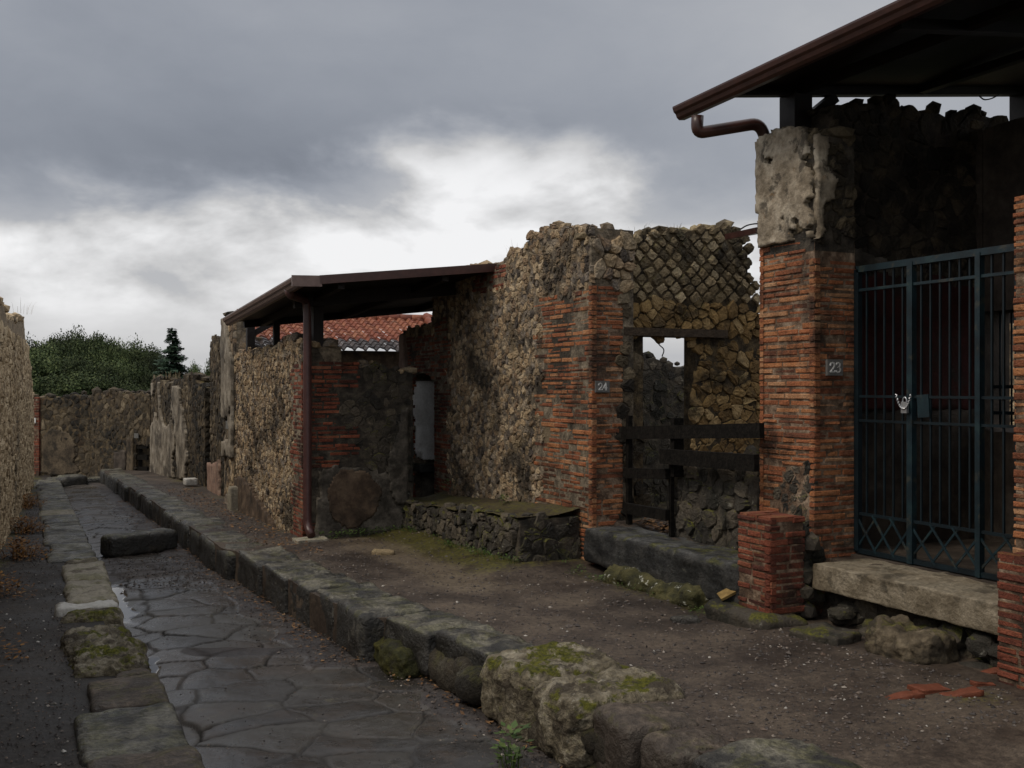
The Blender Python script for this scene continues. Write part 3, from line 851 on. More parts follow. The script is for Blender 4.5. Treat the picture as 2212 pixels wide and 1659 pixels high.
# ------------------------------------------------------------------ left wall
wx = lambda u: -.33 + .0372 * (u - 15.2)
d = vec(.0372, 1.0); d /= np.linalg.norm(d)
u0, u1 = 1.5, 28.05
Lw = (u1 - u0) / d[1]
zb = -1.1
def zl(Y): return np.interp(Y, [0, 8, 14.9, 15.2, 17, 18.6, 20.6, 21.2, 22.6, 24.2, 25.4, 26], [1.2, 1.15, 1.17, 1.03, 1.12, 1.28, 1.36, 1.05, .70, .15, -.55, -.7]) + ZC
ltop = ragged(lambda s: float(zl(FS * wx(u0 + s * d[1]) + FC * (u0 + s * d[1]))) - zb, .06, 4, 3)
th = thing('rubble_wall', 'tall pale rubble wall with broken top, on the left side of the road', 'wall', (wx(8), 8, zb))
mb = MB(); O = (wx(u0), u0, zb)
# this wall faces the street (+x): seen from the street, left to right runs away from the camera
core(mb, O, d, Lw, .5, ltop)
stones(mb, vec(wx(9.0), 9.0, zb), d, (u1 - 9.0) / d[1], 3.6, .12, .095, top=lambda s: ltop(s + (9.0 - u0) / d[1]), prot=(.002, .03), mi=1)
rubble_top(mb, vec(wx(9.0), 9.0, zb), d, (u1 - 9.0) / d[1], .45, lambda s: ltop(s + (9.0 - u0) / d[1]), .15)
# broken far end
stones(mb, vec(wx(u1) - .5, u1, zb), (1, 0), .5, 1.2, .15, .12, mi=1)
mb.build('masonry', [M['mortar_pale'], M['left_rubble']], th)

# ------------------------------------------------------------------ walls measured on the photograph's sight lines
def pip(x, y, poly):
    r = False; j = len(poly) - 1
    for i in range(len(poly)):
        (xi, yi), (xj, yj) = poly[i], poly[j]
        if (yi > y) != (yj > y) and x < (xj - xi) * (y - yi) / (yj - yi) + xi: r = not r
        j = i
    return r
class Wall:
    """A vertical face from A (left) to B (right) standing on zb."""
    def __init__(s, A, B, zb=None):
        s.A, s.B = vec(*A), vec(*B); dd = s.B - s.A; s.w = float(np.linalg.norm(dd)); s.a = dd / s.w
        s.n = vec(s.a[1], -s.a[0])
        s.zb = zb if zb is not None else min(gz(*A), gz(*B)) - .35
        s.O = vec(A[0], A[1], s.zb)
    def sh(s, px, py):
        d = ray(px, py); k = s.A.dot(s.n) / (d[:2].dot(s.n)); P = C0 + d * k
        return float((P[:2] - s.A).dot(s.a)), float(P[2] - s.zb)
    def S(s, px): return s.sh(px, 800)[0]
    def H(s, px, py): return s.sh(px, py)[1]
    def at(s, px, py, out=0.0):
        q, h = s.sh(px, py); return s.O + vec(*(s.a * q), h) + vec(*(s.n * out), 0)
    def top(s, pts, amp=.04, sc=6, seed=1):
        q = sorted(s.sh(*p) for p in pts)
        return ragged(pl(q), amp, sc, seed)
    def poly(s, pts):
        q = [s.sh(*p) for p in pts]; return lambda x, z: pip(x, z, q)
    def part(s, px0, px1):
        return Wall(s.A + s.a * s.S(px0), s.A + s.a * s.S(px1), s.zb)
    def off(s, d): return s.O + vec(*(s.n * d), 0)
def shift(f, d): return lambda x: f(x + d)

# -- far end of the street
EW = Wall((-2.6, 35.2), (1.63, 31.3)); ZE = EW.zb
th = thing('rubble_wall', 'dark low rubble wall closing the far end of the road, below the trees', 'wall', (*EW.B, ZE))
t = EW.top([(60, 858), (80, 858), (100, 857), (120, 862), (140, 852), (165, 850), (180, 860), (197, 858)], .07, 3, 2)
mb = MB(); core(mb, EW.O, EW.a, EW.w, .5, t)
sB = EW.S(87)
stones(mb, EW.O, EW.a, EW.w, 3, .19, .15, top=t, mask=lambda x, z: x > sB, mi=1, fine=False)
rubble_top(mb, EW.O, EW.a, EW.w, .4, t, .2)
mb.build('masonry', [M['mortar_warm'], M['far_rubble']], th)
p = MB(); panel(p, EW.off(.02), EW.a, EW.w, 2.6, EW.poly([(92, 950), (110, 925), (150, 935), (165, 960), (160, 1000), (175, 1020), (120, 1028), (90, 1020)]), .012, .05, seed=4)
p.build('plaster_patch', M['far_plaster'], th)
bw = EW.part(66, 87)
th = thing('brick_pillar', 'narrow red brick pillar at the far left end of the road, with a white sign on it', 'brick pillar', (*bw.B, ZE))
mb = MB(); O2 = bw.off(.06)
core(mb, O2, bw.a, bw.w, .4, lambda s: bw.H(80, 856)); bricks(mb, O2, bw.a, bw.w, bw.H(80, 860), .07, .26, mi=1)
mb.build('brickwork', [M['mortar_red'], M['brick_red']], th)
q = bw.at(77, 908, .10); mb = MB(); mb.bar(q - vec(*(bw.a * .09), 0), q + vec(*(bw.a * .09), 0), .02, .15)
tag(mb.build('wall_sign', M['sign'], None, q), 'small white sign fixed to the far red brick pillar', 'sign')

DW = Wall((1.63, 31.3), (2.98, 28.75))
th = thing('ruined_house', 'far rubble wall with bright loose stones on top, left of the black barred doorway', 'ruined house', (*DW.A, DW.zb))
t = DW.top([(190, 858), (205, 850), (225, 846), (262, 845), (300, 850), (318, 852)], .06, 3, 5)
mb = MB(); s0, s1 = DW.S(293), DW.S(314); hd = DW.H(300, 958)
core(mb, DW.O, DW.a, s0, .5, t)
core(mb, DW.O + vec(*(DW.a * s0), 0), DW.a, DW.w - s0, .5, shift(t, s0), z0=hd)
stones(mb, DW.O, DW.a, DW.w, 3, .17, .14, top=t, mask=lambda x, z: x < s0 or z > hd, mi=1, fine=False)
rubble_top(mb, DW.O, DW.a, DW.w, .4, t, .2)
mb.build('masonry', [M['mortar_warm'], M['far_rubble']], th)
p = MB(); panel(p, DW.off(.02), DW.a, DW.w, 2.6, DW.poly([(251, 976), (273, 974), (274, 1030), (250, 1030)]), .035, .06, seed=7)
p.build('dark_panel', M['plaster_dark'], th)
p = MB(); panel(p, DW.off(.02), DW.a, DW.w, 2.6, DW.poly([(276, 945), (292, 940), (292, 1030), (277, 1030)]), .03, .06, seed=8)
p.build('plaster_patch', M['far_plaster'], th)
q = DW.at(299, 941, .06); mb = MB(); mb.bar(q - vec(*(DW.a * .10), 0), q + vec(*(DW.a * .10), 0), .02, .13)
tag(mb.build('number_plate', M['plate'], None, q), 'small pale plate above the far black barred doorway', 'number plate')
th = thing('doorway_barrier', 'black wooden barrier in the doorway at the far end of the right hand wall', 'barrier', tuple(DW.at(303, 1030)))
mb = MB(); mb.bar(DW.at(296, 1034, -.1), DW.at(296, 958, -.1), .14, .10); mb.build('post', M['wood'], th)
for yy in (964, 988, 1014):
    mb = MB(); mb.bar(DW.at(291, yy, -.05), DW.at(316, yy, -.05), .06, .14); mb.build('rail', M['wood'], th)

PW = Wall((2.98, 28.55), (3.45, 22.6))
th = thing('ruined_house', 'far ruined wall with large pale plaster remains and a dark notch below its top', 'ruined house', (*PW.B, PW.zb))
t = PW.top([(315, 838), (325, 818), (340, 815), (352, 822), (365, 834), (378, 828), (395, 815), (412, 812), (421, 835)], .08, 3, 8)
mb = MB(); core(mb, PW.O, PW.a, PW.w, .5, t)
stones(mb, PW.O, PW.a, PW.w, 3.2, .16, .13, top=t, mi=1, fine=False)
rubble_top(mb, PW.O, PW.a, PW.w, .45, t, .2)
stones(mb, vec(3.45, 22.6, PW.zb), PERP, .5, 3.0, .16, .13, mi=1, fine=False, top=lambda s: t(PW.w))
mb.build('masonry', [M['mortar_warm'], M['far_rubble']], th)
notch = PW.poly([(346, 800), (349, 880), (356, 915), (364, 925), (372, 915), (376, 870), (378, 800)])
mk = PW.poly([(317, 830), (345, 826), (398, 838), (400, 900), (408, 950), (412, 1035), (318, 1026)])
p = MB(); panel(p, PW.off(.03), PW.a, PW.w, 3.0, lambda x, z: mk(x, z) and not notch(x, z) and float(fbm(np.array([[x, z * .6]]), 1.3, 61, 3)[0]) > -.33, .035, .035, seed=9)
p.build('plaster_coat', M['plaster_pale'], th)

RW = Wall((3.42, 21.7), (3.30, 18.35))
th = thing('ruined_house', 'tall ruined rubble wall with pink plaster at its foot, beyond the pale plastered pillar', 'ruined house', (*RW.B, RW.zb))
t = RW.top([(432, 800), (437, 760), (444, 745), (460, 735), (482, 733)], .06, 3, 10)
mb = MB(); core(mb, RW.O, RW.a, RW.w, .5, t)
stones(mb, RW.O, RW.a, RW.w, 4.2, .15, .12, top=t, mi=1, fine=False)
rubble_top(mb, RW.O, RW.a, RW.w, .4, t, .16)
mb.build('masonry', [M['mortar_warm'], M['far_rubble']], th)
mk = RW.poly([(438, 988), (455, 1000), (462, 1005), (478, 996), (480, 1080), (437, 1062)])
p = MB(); panel(p, RW.off(.03), RW.a, RW.w, 3.0, mk, .035, .05, seed=12); p.build('plaster_patch', M['plaster_pink'], th)
# dark passage between the two
GW = Wall((3.9, 23.0), (3.9, 21.0)); mb = MB(); core(mb, GW.O, GW.a, GW.w, .4, lambda s: 2.3)
stones(mb, GW.O, GW.a, GW.w, 2.3, .17, .14, mi=1, fine=False)
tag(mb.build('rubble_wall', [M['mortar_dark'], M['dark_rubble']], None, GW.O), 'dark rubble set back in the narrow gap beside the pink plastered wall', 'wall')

# -- plastered pillar
XW = Wall((3.12, 18.3), (3.12, 17.32))
th = thing('plastered_pillar', 'tall narrow pillar with peeling pale plaster under the far end of the brown gutter', 'pillar', (*XW.B, XW.zb))
hX = XW.H(500, 684)
mb = MB(); core(mb, XW.O, XW.a, XW.w, .22, lambda s: hX)
stones(mb, XW.O, XW.a, XW.w, hX, .15, .12, mi=1, fine=False)
stones(mb, vec(3.12, 17.32, XW.zb), PERP, .22, hX, .15, .12, mi=1, fine=False)
mb.build('masonry', [M['mortar'], M['tan']], th)
mk = XW.poly([(481, 690), (492, 690), (500, 745), (512, 800), (510, 840), (513, 870), (514, 990), (482, 985)])
sp_ = XW.poly([(484, 905), (499, 900), (500, 950), (484, 955)])
p = MB(); panel(p, XW.off(.03), XW.a, XW.w, hX, lambda x, z: mk(x, z) and not sp_(x, z) and float(fbm(np.array([[x, z]]), 2.5, 71, 3)[0]) > -.42, .03, .04, seed=13)
p.build('plaster_coat', M['plaster_pale'], th)
mb = MB(); blob(mb, XW.at(490, 679, -.1), (.16, .40, .06), 0, 3, .2); mb.build('cap_stone', M['far_rubble'], th)
q = XW.at(498, 918, .05); mb = MB(); mb.bar(q - vec(*(XW.a * .13), 0), q + vec(*(XW.a * .13), 0), .02, .13)
tag(mb.build('number_plate', M['plate'], None, q), 'small pale plate halfway up the peeling plastered pillar', 'number plate')

# ------------------------------------------------------------------ corner house under the middle canopy
W1 = Wall((3.15, 17.3), (3.15, 12.8)); W2 = Wall((3.15, 12.8), (4.62, 12.8))
th = thing('corner_house', 'ruined corner house of tan rubble with a red brick corner, standing behind the tall downpipe', 'ruined house', (3.15, 12.8, W2.zb))
t1 = W1.top([(505, 765), (520, 762), (560, 760), (596, 752), (604, 738), (618, 732), (640, 730), (656, 738)], .05, 5, 14)
mb = MB(); core(mb, W1.O, W1.a, W1.w, .5, t1)
eb = W1.S(634); hb = W1.H(655, 784)
tb = tooth(eb, -.16, .26)
stones(mb, W1.O, W1.a, W1.w, 3.4, .080, .064, top=t1, mask=lambda x, z: z > hb or x < tb(z) + .02, mi=1)
bricks(mb, W1.O, W1.a, W1.w, hb, .055, .25, lo=tb, mi=2)
rubble_top(mb, W1.O, W1.a, W1.w, .45, t1, .13)
mb.build('street_wall', [M['mortar'], M['tan'], M['brick_red']], th)
mk = W1.poly([(513, 1030), (530, 1036), (548, 1050), (560, 1075), (578, 1100), (596, 1130), (604, 1165), (512, 1120)])
p = MB(); panel(p, W1.off(.02), W1.a, W1.w, 1.4, mk, .035, .035, seed=19); p.build('plaster_patch', M['plaster_brown'], th)
t2 = W2.top([(655, 735), (668, 728), (690, 750), (693, 779), (733, 781), (736, 796), (760, 792), (800, 788), (830, 795), (872, 800)], .02, 5, 15)
mb = MB(); core(mb, W2.O, W2.a, W2.w, .45, t2)
h0, h1 = W2.H(700, 782), W2.H(700, 1012)
e1, e2 = W2.S(733), W2.S(776)
tt = lambda z: e2 if int((z - h0 + 8 * .42) / .42) % 2 else e1
bricks(mb, W2.O + vec(0, 0, h1), W2.a, W2.w, h0 - h1, .056, .26, hi=lambda z: tt(z + h1) + .02 * sin(z * 40), mi=2)
bricks(mb, W2.O, W2.a, W2.S(712), W2.H(700, 1128), .056, .26, mi=2)
stones(mb, W2.O, W2.a, W2.w, 3.2, .135, .11, top=t2, mask=lambda x, z: (z > h0) or (z > h1 and x > tt(z) + .03) or (z < h1 and x > W2.S(838)), mi=3)
rubble_top(mb, W2.O, W2.a, W2.S(692), .45, t2, .15, mi=1)
rubble_top(mb, W2.O + vec(*(W2.a * W2.S(736)), 0), W2.a, W2.w - W2.S(736), .4, shift(t2, W2.S(736)), .12, mi=1)
mb.build('side_wall', [M['mortar_dark'], M['tan'], M['brick_red'], M['dark_rubble']], th)
mk = W2.poly([(688, 1020), (720, 1008), (790, 1012), (850, 1030), (878, 1090), (862, 1170), (680, 1170)])
p = MB(); panel(p, W2.off(.008), W2.a, W2.w, 1.6, lambda x, z: mk(x, z), .03, .04, seed=16); p.build('grey_plaster', M['plaster_grey'], th)
cx_, cz_ = W2.sh(762, 1074); rr_ = W2.S(818) - cx_
def circ(x, z):
    an = math.atan2(z - cz_, x - cx_); return math.hypot(x - cx_, (z - cz_) * .93) < rr_ * (1 + .05 * sin(3 * an + 1) + .04 * sin(7 * an))
p = MB(); panel(p, W2.off(.024), W2.a, W2.w, 1.6, circ, .03, .022, seed=17, amp=.008); p.build('round_patch', M['plaster_brown'], th)
mk = W2.poly([(832, 1015), (845, 965), (858, 930), (866, 885), (880, 880), (880, 1090), (850, 1085)])
p = MB(); panel(p, W2.off(.045), W2.a, W2.w, 3, mk, .02, .03, seed=18); p.build('plaster_strip', M['plaster_grey'], th)
# its far and inner sides, so that it stands as a house
for A, B in (((4.62, 12.8), (4.62, 16.9)), ((7.2, 17.3), (3.15, 17.3))):
    w = Wall(A, B); mb = MB(); core(mb, w.O, w.a, w.w, .4, lambda s: 2.2); stones(mb, w.O, w.a, w.w, 2.2, .2, .16, mi=1, fine=False)
    mb.build('inner_wall', [M['mortar_dark'], M['dark_rubble']], th)

# ------------------------------------------------------------------ house with the niche and doorway 24
WF = Wall((5.2, 14.95), (5.2, 9.07)); WJ = Wall((5.2, 9.07), (5.56, 9.07), WF.zb); WR = Wall((5.2, 9.15), (7.85, 9.15), WF.zb)
th = thing('ruined_house', 'tall ruined house front of rubble and red brick with diamond stonework, beside doorway 24', 'ruined house', (5.2, 9.07, WF.zb))
tf = WF.top([(866, 722), (880, 708), (934, 700), (936, 646), (950, 636), (975, 605), (990, 588), (1030, 574), (1072, 577), (1085, 566), (1098, 546), (1132, 541), (1138, 517), (1166, 494), (1200, 488), (1266, 494)], .035, 6, 20)
n0_, n1_ = WF.S(888), WF.S(938); har = WF.H(912, 806); rad = (n1_ - n0_) / 2; rise = .20; hsp = har - rise
def arch(x, z):
    return n0_ < x < n1_ and (z < hsp or ((x - (n0_ + n1_) / 2) / rad) ** 2 + ((z - hsp) / rise) ** 2 < 1)
mb = MB(); thk = .5
core(mb, WF.O, WF.a, n0_, thk, tf)
core(mb, WF.O + vec(*(WF.a * n1_), 0), WF.a, WF.w - n1_, thk, shift(tf, n1_))
k = 9
for i in range(k):                                      # masonry over the arch
    xa = n0_ + (n1_ - n0_) * i / k; xb = n0_ + (n1_ - n0_) * (i + 1) / k; xm = (xa + xb) / 2 - (n0_ + n1_) / 2
    zz_ = hsp + rise * math.sqrt(max(0, 1 - (xm / rad) ** 2))
    core(mb, WF.O + vec(*(WF.a * xa), 0), WF.a, xb - xa, thk, shift(tf, xa), z0=zz_)
br = WF.S(1172); bt = pl(sorted(WF.sh(*p) for p in [(1150, 640), (1182, 641), (1230, 652), (1252, 628), (1290, 617)]))
tl_ = tooth(br, -.20, .30, .1)
ls = WF.S(966); tr_ = tooth(ls, .13, .30, .05)
bit = WF.poly([(1028, 590), (1060, 580), (1090, 572), (1088, 640), (1020, 645)])
isb = lambda x, z: (x > tl_(z) and z < bt(x)) or (n1_ - .01 < x < tr_(z) and z < WF.H(950, 690)) or (x < n1_ and z < WF.H(912, 726)) or (bit(x, z) and int(z / .22) % 3 != 0)
stones(mb, WF.O, WF.a, WF.w, 4.3, .080, .066, top=tf, mask=lambda x, z: not isb(x, z) and not arch(x, z), mi=1, prot=(-.003, .019))
bricks(mb, WF.O, WF.a, WF.w, 4.2, .052, .27, lo=lambda z: tl_(z), mask=lambda x, z: z < bt(x), mi=2)
bricks(mb, WF.O, WF.a, WF.w, 4.2, .054, .22, lo=lambda z: n1_, hi=lambda z: tr_(z), mask=lambda x, z: z < WF.H(950, 690) and not arch(x, z), mi=3)
bricks(mb, WF.O, WF.a, n1_, 4.2, .054, .2, mask=lambda x, z: z < WF.H(912, 726) and not arch(x, z), mi=3)
bricks(mb, WF.O, WF.a, WF.w, 4.2, .052, .2, mask=lambda x, z: bit(x, z) and int(z / .22) % 3 != 0, mi=3)
rubble_top(mb, WF.O, WF.a, WF.w, .45, tf, .12)
mb.build('street_wall', [M['mortar'], M['tan'], M['brick'], M['brick_red']], th)
# jamb of the doorway
hj = WJ.H(1310, 616)
mb = MB(); core(mb, WJ.O, WJ.a, WJ.w, .10, lambda s: hj, rough=.004)
bricks(mb, WJ.O, WJ.a, WJ.w, hj, .052, .24, mi=1, prot=.009)
mb.build('brick_jamb', [M['mortar_red'], M['brick']], th)
# cross wall with diamond stonework
tr = WR.top([(1255, 495), (1266, 493), (1270, 510), (1300, 515), (1345, 508), (1380, 506), (1425, 498), (1436, 488), (1448, 500), (1475, 498), (1500, 490), (1560, 491), (1612, 500)], .03, 8, 24)
mb = MB(); o0, o1 = WR.S(1390), WR.S(1502); hl = WR.H(1440, 727)
edge_ = [WR.sh(*p) for p in [(1608, 495), (1622, 525), (1618, 545), (1634, 562), (1622, 590), (1636, 610), (1640, 645), (1660, 680), (1680, 760), (1690, 1240)]]
eh = sorted((h, s) for s, h in edge_); eS = lambda z: float(np.interp(z, [q[0] for q in eh], [q[1] for q in eh]))
thr = .22
core(mb, WR.O, WR.a, o0, thr, tr)
core(mb, WR.O + vec(o0, 0, 0), WR.a, o1 - o0, thr, shift(tr, o0), z0=hl)
for i in range(16):                                    # right part, stepping back at the broken end
    za, zb_ = 4.4 * i / 16, 4.4 * (i + 1) / 16
    e = min(eS(za), eS(zb_)) - .02
    if np.mean([tr(q) for q in np.linspace(o1, max(e, o1 + .1), 12)]) < za + .03: continue
    if e > o1: core(mb, WR.O + vec(o1, 0, 0), WR.a, e - o1, thr, lambda s: min(zb_ + .031, tr(s + o1)) if tr(s + o1) > za else za + .02, z0=za, rough=0)
hy1, hy2 = WR.H(1450, 648), WR.H(1450, 735)
opn = lambda x, z: o0 < x < o1 and z < hl
inn = lambda x, z: x < eS(z) and not opn(x, z)
stones(mb, WR.O, WR.a, WR.w, 4.3, .165, .165, top=tr, style='ret', jit=.06, gap=.014, mask=lambda x, z: z > hy1 and x > .5 and inn(x, z), mi=1, prot=(.012, .034))
stones(mb, WR.O - vec(0, .085, 0), WR.a, .52, 4.3, .12, .10, top=tr, mask=lambda x, z: z > hj, mi=3, prot=(.01, .04))
stones(mb, WR.O, WR.a, WR.w, 4.3, .13, .10, style='inc', mask=lambda x, z: hl < z <= hy1 and x > .5 and inn(x, z), mi=2, prot=(.01, .04))
stones(mb, WR.O, WR.a, WR.w, hl, .17, .078, jit=.24, gap=.004, mask=lambda x, z: x > o1 and inn(x, z), top=lambda q: hl, mi=2, prot=(-.004, .030))
stones(mb, WR.O, WR.a, WR.w, 4.3, .20, .14, style='inc', jit=.10, mask=lambda x, z: z <= hl and .5 < x < o0, mi=4, prot=(.01, .025))
stones(mb, WR.O - vec(0, .08, 0), WR.a, .5, 4.3, .16, .13, style='inc', jit=.12, mask=lambda x, z: z <= hj and x > .36, mi=4, prot=(.005, .02))
rubble_top(mb, WR.O, WR.a, WR.S(1606), thr, tr, .13, mi=1, den=1.3)
mb.build('cross_wall', [M['mortar_warm'], M['ret'], M['tan_warm'], M['tan'], M['far_rubble']], th)
rv = Wall((VX(1502, 9.15), 9.17), (VX(1502, 9.15), 9.36), WF.zb)
mb = MB(); mb.bar(WR.at(1340, 716, .03), WR.at(1563, 722, .03), .10, .085); mb.build('lintel', M['lintel'], th)
# niche: plastered far cheek and back
uN = UX(888, 5.2)
Nb = Wall((5.2, uN), (5.74, uN), WF.zb)
mb = MB()
mk = Nb.poly([(893, 842), (900, 818), (910, 806), (925, 802), (950, 802), (950, 992), (915, 993), (900, 985), (894, 970), (897, 930), (891, 890)])
panel(mb, Nb.O, Nb.a, Nb.w, har + .3, mk, .03, .022, mi=1, seed=25)
mb.box((5.22, uN - .32, Nb.at(900, 1016)[2]), (5.70, uN - .01, Nb.at(900, 1000)[2]), 2)
panel(mb, Nb.O, Nb.a, Nb.w, har, Nb.poly([(906, 1016), (918, 1008), (960, 1008), (960, 1110), (910, 1110)]), .05, .03, mi=3, seed=26)
core(mb, vec(5.70, uN + .05, WF.zb), FAR, 1.3, .1, lambda s: har + .3)
mb.build('niche', [M['plaster_grey'], M['plaster_white'], M['sill'], M['plaster_grey']], th)
mb = MB()
bx = WF.at(879, 700)
panel(mb, WF.off(.02), WF.a, WF.w, 3.4, WF.poly([(868, 725), (878, 722), (883, 800), (880, 900), (884, 1000), (872, 1080), (866, 1080)]), .02, .03, seed=27)
mb.build('plaster_edge', M['plaster_pink'], th)

# ruin seen through the doorway
QW = Wall((VX(1345, 12.3), 12.3), (VX(1560, 12.3), 12.3))
tq = QW.top([(1330, 770), (1394, 774), (1420, 772), (1450, 784), (1466, 794), (1482, 790), (1560, 790)], .03, 6, 30)
mb = MB(); core(mb, QW.O, QW.a, QW.w, .4, tq); stones(mb, QW.O, QW.a, QW.w, 4, .14, .12, top=tq, mi=1); rubble_top(mb, QW.O, QW.a, QW.w, .35, tq, .12)
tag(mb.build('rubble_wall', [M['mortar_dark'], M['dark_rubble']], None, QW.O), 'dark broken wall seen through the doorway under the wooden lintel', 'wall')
# low wall in the doorway
LW = Wall((5.62, 8.30), (5.62, 6.98), WF.zb)
tl2 = LW.top([(1440, 1012), (1470, 1004), (1560, 998), (1640, 988)], .02, 6, 31)
mb = MB(); core(mb, LW.O, LW.a, LW.w, .35, tl2); stones(mb, LW.O, LW.a, LW.w, 2.2, .17, .13, top=tl2, mi=1, prot=(.01, .035), jit=.3)
core(mb, vec(5.62, 8.30, LW.zb) - vec(0, 0, 0), (0, -1), .02, .35, lambda s: tl2(0))
rubble_top(mb, LW.O, LW.a, LW.w, .3, tl2, .10)
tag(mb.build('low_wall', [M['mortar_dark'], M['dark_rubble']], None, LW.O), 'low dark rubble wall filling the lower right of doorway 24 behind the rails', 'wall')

# black rail barrier across doorway 24
RB = Wall((5.50, 9.1), (5.50, 6.9), WF.zb)
th = thing('rail_barrier', 'black wooden rail fence with a small gate closing doorway 24', 'barrier', tuple(RB.at(1440, 1155)))
def rail(nm, p, q, h, wd=.05):
    mb = MB(); mb.bar(p, q, wd, h); mb.build(nm, M['wood'], th)
rail('rail', RB.at(1346, 935), RB.at(1646, 930), .125)
rail('rail', RB.at(1440, 985, .055), RB.at(1646, 1000, .055), .14)
rail('post', RB.at(1452, 1030, -.055), RB.at(1452, 903, -.055), .11, .06)
rail('post', RB.at(1441, 1160, -.05), RB.at(1441, 1000, -.05), .04, .04)
rail('post', RB.at(1350, 1142, -.05), RB.at(1350, 898, -.05), .05, .05)
rail('rail', RB.at(1350, 1022), RB.at(1442, 1024), .10)
rail('rail', RB.at(1350, 1097), RB.at(1442, 1113), .105)

def numerals(mb, w, px, py, txt, hgt, out):
    """White digits as raised strokes on a plate."""
    G = {'2': [[(.02, .74), (.10, .92), (.30, 1.0), (.50, .93), (.58, .74), (.50, .52), (.28, .28), (.04, .04), (.60, .04), (.62, .16)]],
         '3': [[(.04, .84), (.16, .97), (.34, 1.0), (.52, .90), (.54, .72), (.42, .56), (.24, .52), (.44, .50), (.58, .36), (.56, .16), (.38, .02), (.18, .0), (.03, .14)]],
         '4': [[(.66, .30), (.02, .30), (.46, 1.0), (.46, .0)], [(.36, .0), (.58, .0)]],
         '5': [[(.56, 1.0), (.14, 1.0), (.08, .55), (.30, .62), (.54, .50), (.60, .28), (.46, .06), (.22, .0), (.04, .12)]]}
    c = w.at(px, py, out); W_ = .78 * hgt; x = -(len(txt) - 1) / 2 * W_ - .31 * hgt
    for ch in txt:
        for st in G[ch]:
            pts = [c + vec(*(w.a * (x + u * hgt)), (v - .5) * hgt) for u, v in st]
            n = vec(*w.n, 0)
            for p, q in zip(pts, pts[1:]):
                d = (q - p) / np.linalg.norm(q - p); th_ = hgt * (.085 + .075 * abs(d[2]))
                mb.bar(p - d * th_ * .35, q + d * th_ * .35, th_, .006, 0, up=n)
        x += W_
def plate(w, px, py, wd, ht, txt, label, out=.016, fs=.6):
    c = w.at(px, py, out)
    th = thing('number_plate', label, 'number plate', tuple(c))
    mb = MB(); mb.bar(c - vec(*(w.a * wd / 2), 0), c + vec(*(w.a * wd / 2), 0), .022, ht); mb.build('plaque', M['plate'], th)
    mb = MB(); numerals(mb, w, px, py, txt, ht * fs, out + .0125); mb.build('numerals', M['digit'], th)
plate(WJ, 1299, 835, .165, .118, '24', 'grey plate with white number 24 on the brick doorway jamb')

# ------------------------------------------------------------------ stone bench, sill, stump
BW = Wall((4.5, 13.15), (4.5, 9.30))
th = thing('stone_bench', 'long mossy rubble masonry bench in front of the tan rubble house front', 'stone bench', (4.5, 9.3, BW.zb))
tbn = BW.top([(878, 1088), (905, 1092), (960, 1100), (1040, 1108), (1130, 1122)], .02, 5, 40)
mb = MB(); core(mb, BW.O, BW.a, BW.w, .68, tbn)
stones(mb, BW.O, BW.a, BW.w, 1.2, .12, .095, top=tbn, mi=1, prot=(.02, .06), mask=lambda x, z: x < BW.w - .04)
EB = Wall((4.5, 9.30), (5.18, 9.30), BW.zb)
core(mb, EB.O, EB.a, EB.w, .2, lambda s: tbn(BW.w) + .01)
stones(mb, EB.O, EB.a, EB.w, 1.2, .17, .13, top=lambda s: tbn(BW.w) - .04, mi=1, prot=(.0, .03))
rubble_top(mb, BW.O, BW.a, BW.w, .2, tbn, .11)
mb.build('masonry', [M['mortar_dark'], M['dark_rubble']], th)
mb = MB()
S_, T_ = np.meshgrid(np.linspace(0, BW.w, 60), np.linspace(-.03, .72, 14), indexing='ij')
P = np.zeros(S_.shape + (3,)); P[..., 0] = 4.5 + T_; P[..., 1] = 13.15 - S_
P[..., 2] = BW.zb + np.array([[tbn(s) for s in r] for r in S_]) + .018 + .02 * fbm(P[..., :2], 5, 41, 4) + .06 * sstep(T_, .35, .72)
mb.grid(P, 0, True)
mb.build('earth_top', M['pave'], th, attrs={'moss': np.full(P.shape[0] * P.shape[1], .55), 'pale': np.zeros(P.shape[0] * P.shape[1])})

block('door_sill', (5.36, 7.82, ZC - 1.60), (.26, 1.26, .18), 'long dark lava stone sill below the black rails of doorway 24', 'door sill', M['sill'], rnd=.28, amp=.03, seed=3, res=26, ns=3)
block('footing_stone', (5.12, 7.75, ZC - 1.86), (.16, .75, .16), 'mossy footing stone flecked with white under the dark lava sill', 'stone', M['flecked'], rnd=.5, amp=.09, seed=5, res=16, ns=4)
p = PG(1575, 1285)
mb = MB(); mb.bar(PU(1554, 1290, 6.70), PU(1608, 1262, 6.62), .10, .022, up=(.45, -.35, .8))
tag(mb.build('wooden_board', M['yellow'], None, PU(1575, 1290, 6.7)), 'small tilted ochre board leaning against the brick stump', 'board')

def brick_stump(name, x0, x1, y0, y1, z0, z1, label, cat, top_m=True):
    th = thing(name, label, cat, (x0, y0, z0))
    mb = MB(); mb.box((x0 + .004, y0 + .004, z0), (x1, y1, z1 - .012), 0)
    bricks(mb, vec(x0, y1, z0), FAR, y1 - y0, z1 - z0, .055, .28, mi=1, prot=.010, miss=.02)
    bricks(mb, vec(x0, y0, z0), PERP, x1 - x0, z1 - z0, .058, .26, mi=1, prot=.014, miss=.05)
    rr = random.Random(int(y0 * 100))
    y = y0
    while y < y1 - .02:
        l = min(rr.uniform(.12, .2), y1 - y); x = x0
        while x < x1 - .02:
            k = min(rr.uniform(.15, .3), x1 - x)
            mb.box((x, y, z1 - .03), (x + k - .012, y + l - .012, z1 + rr.uniform(0, .012)), 1); x += k
        y += l
    mb.build('brickwork', [M['mortar_red'], M['brick_red']], th)
    return th
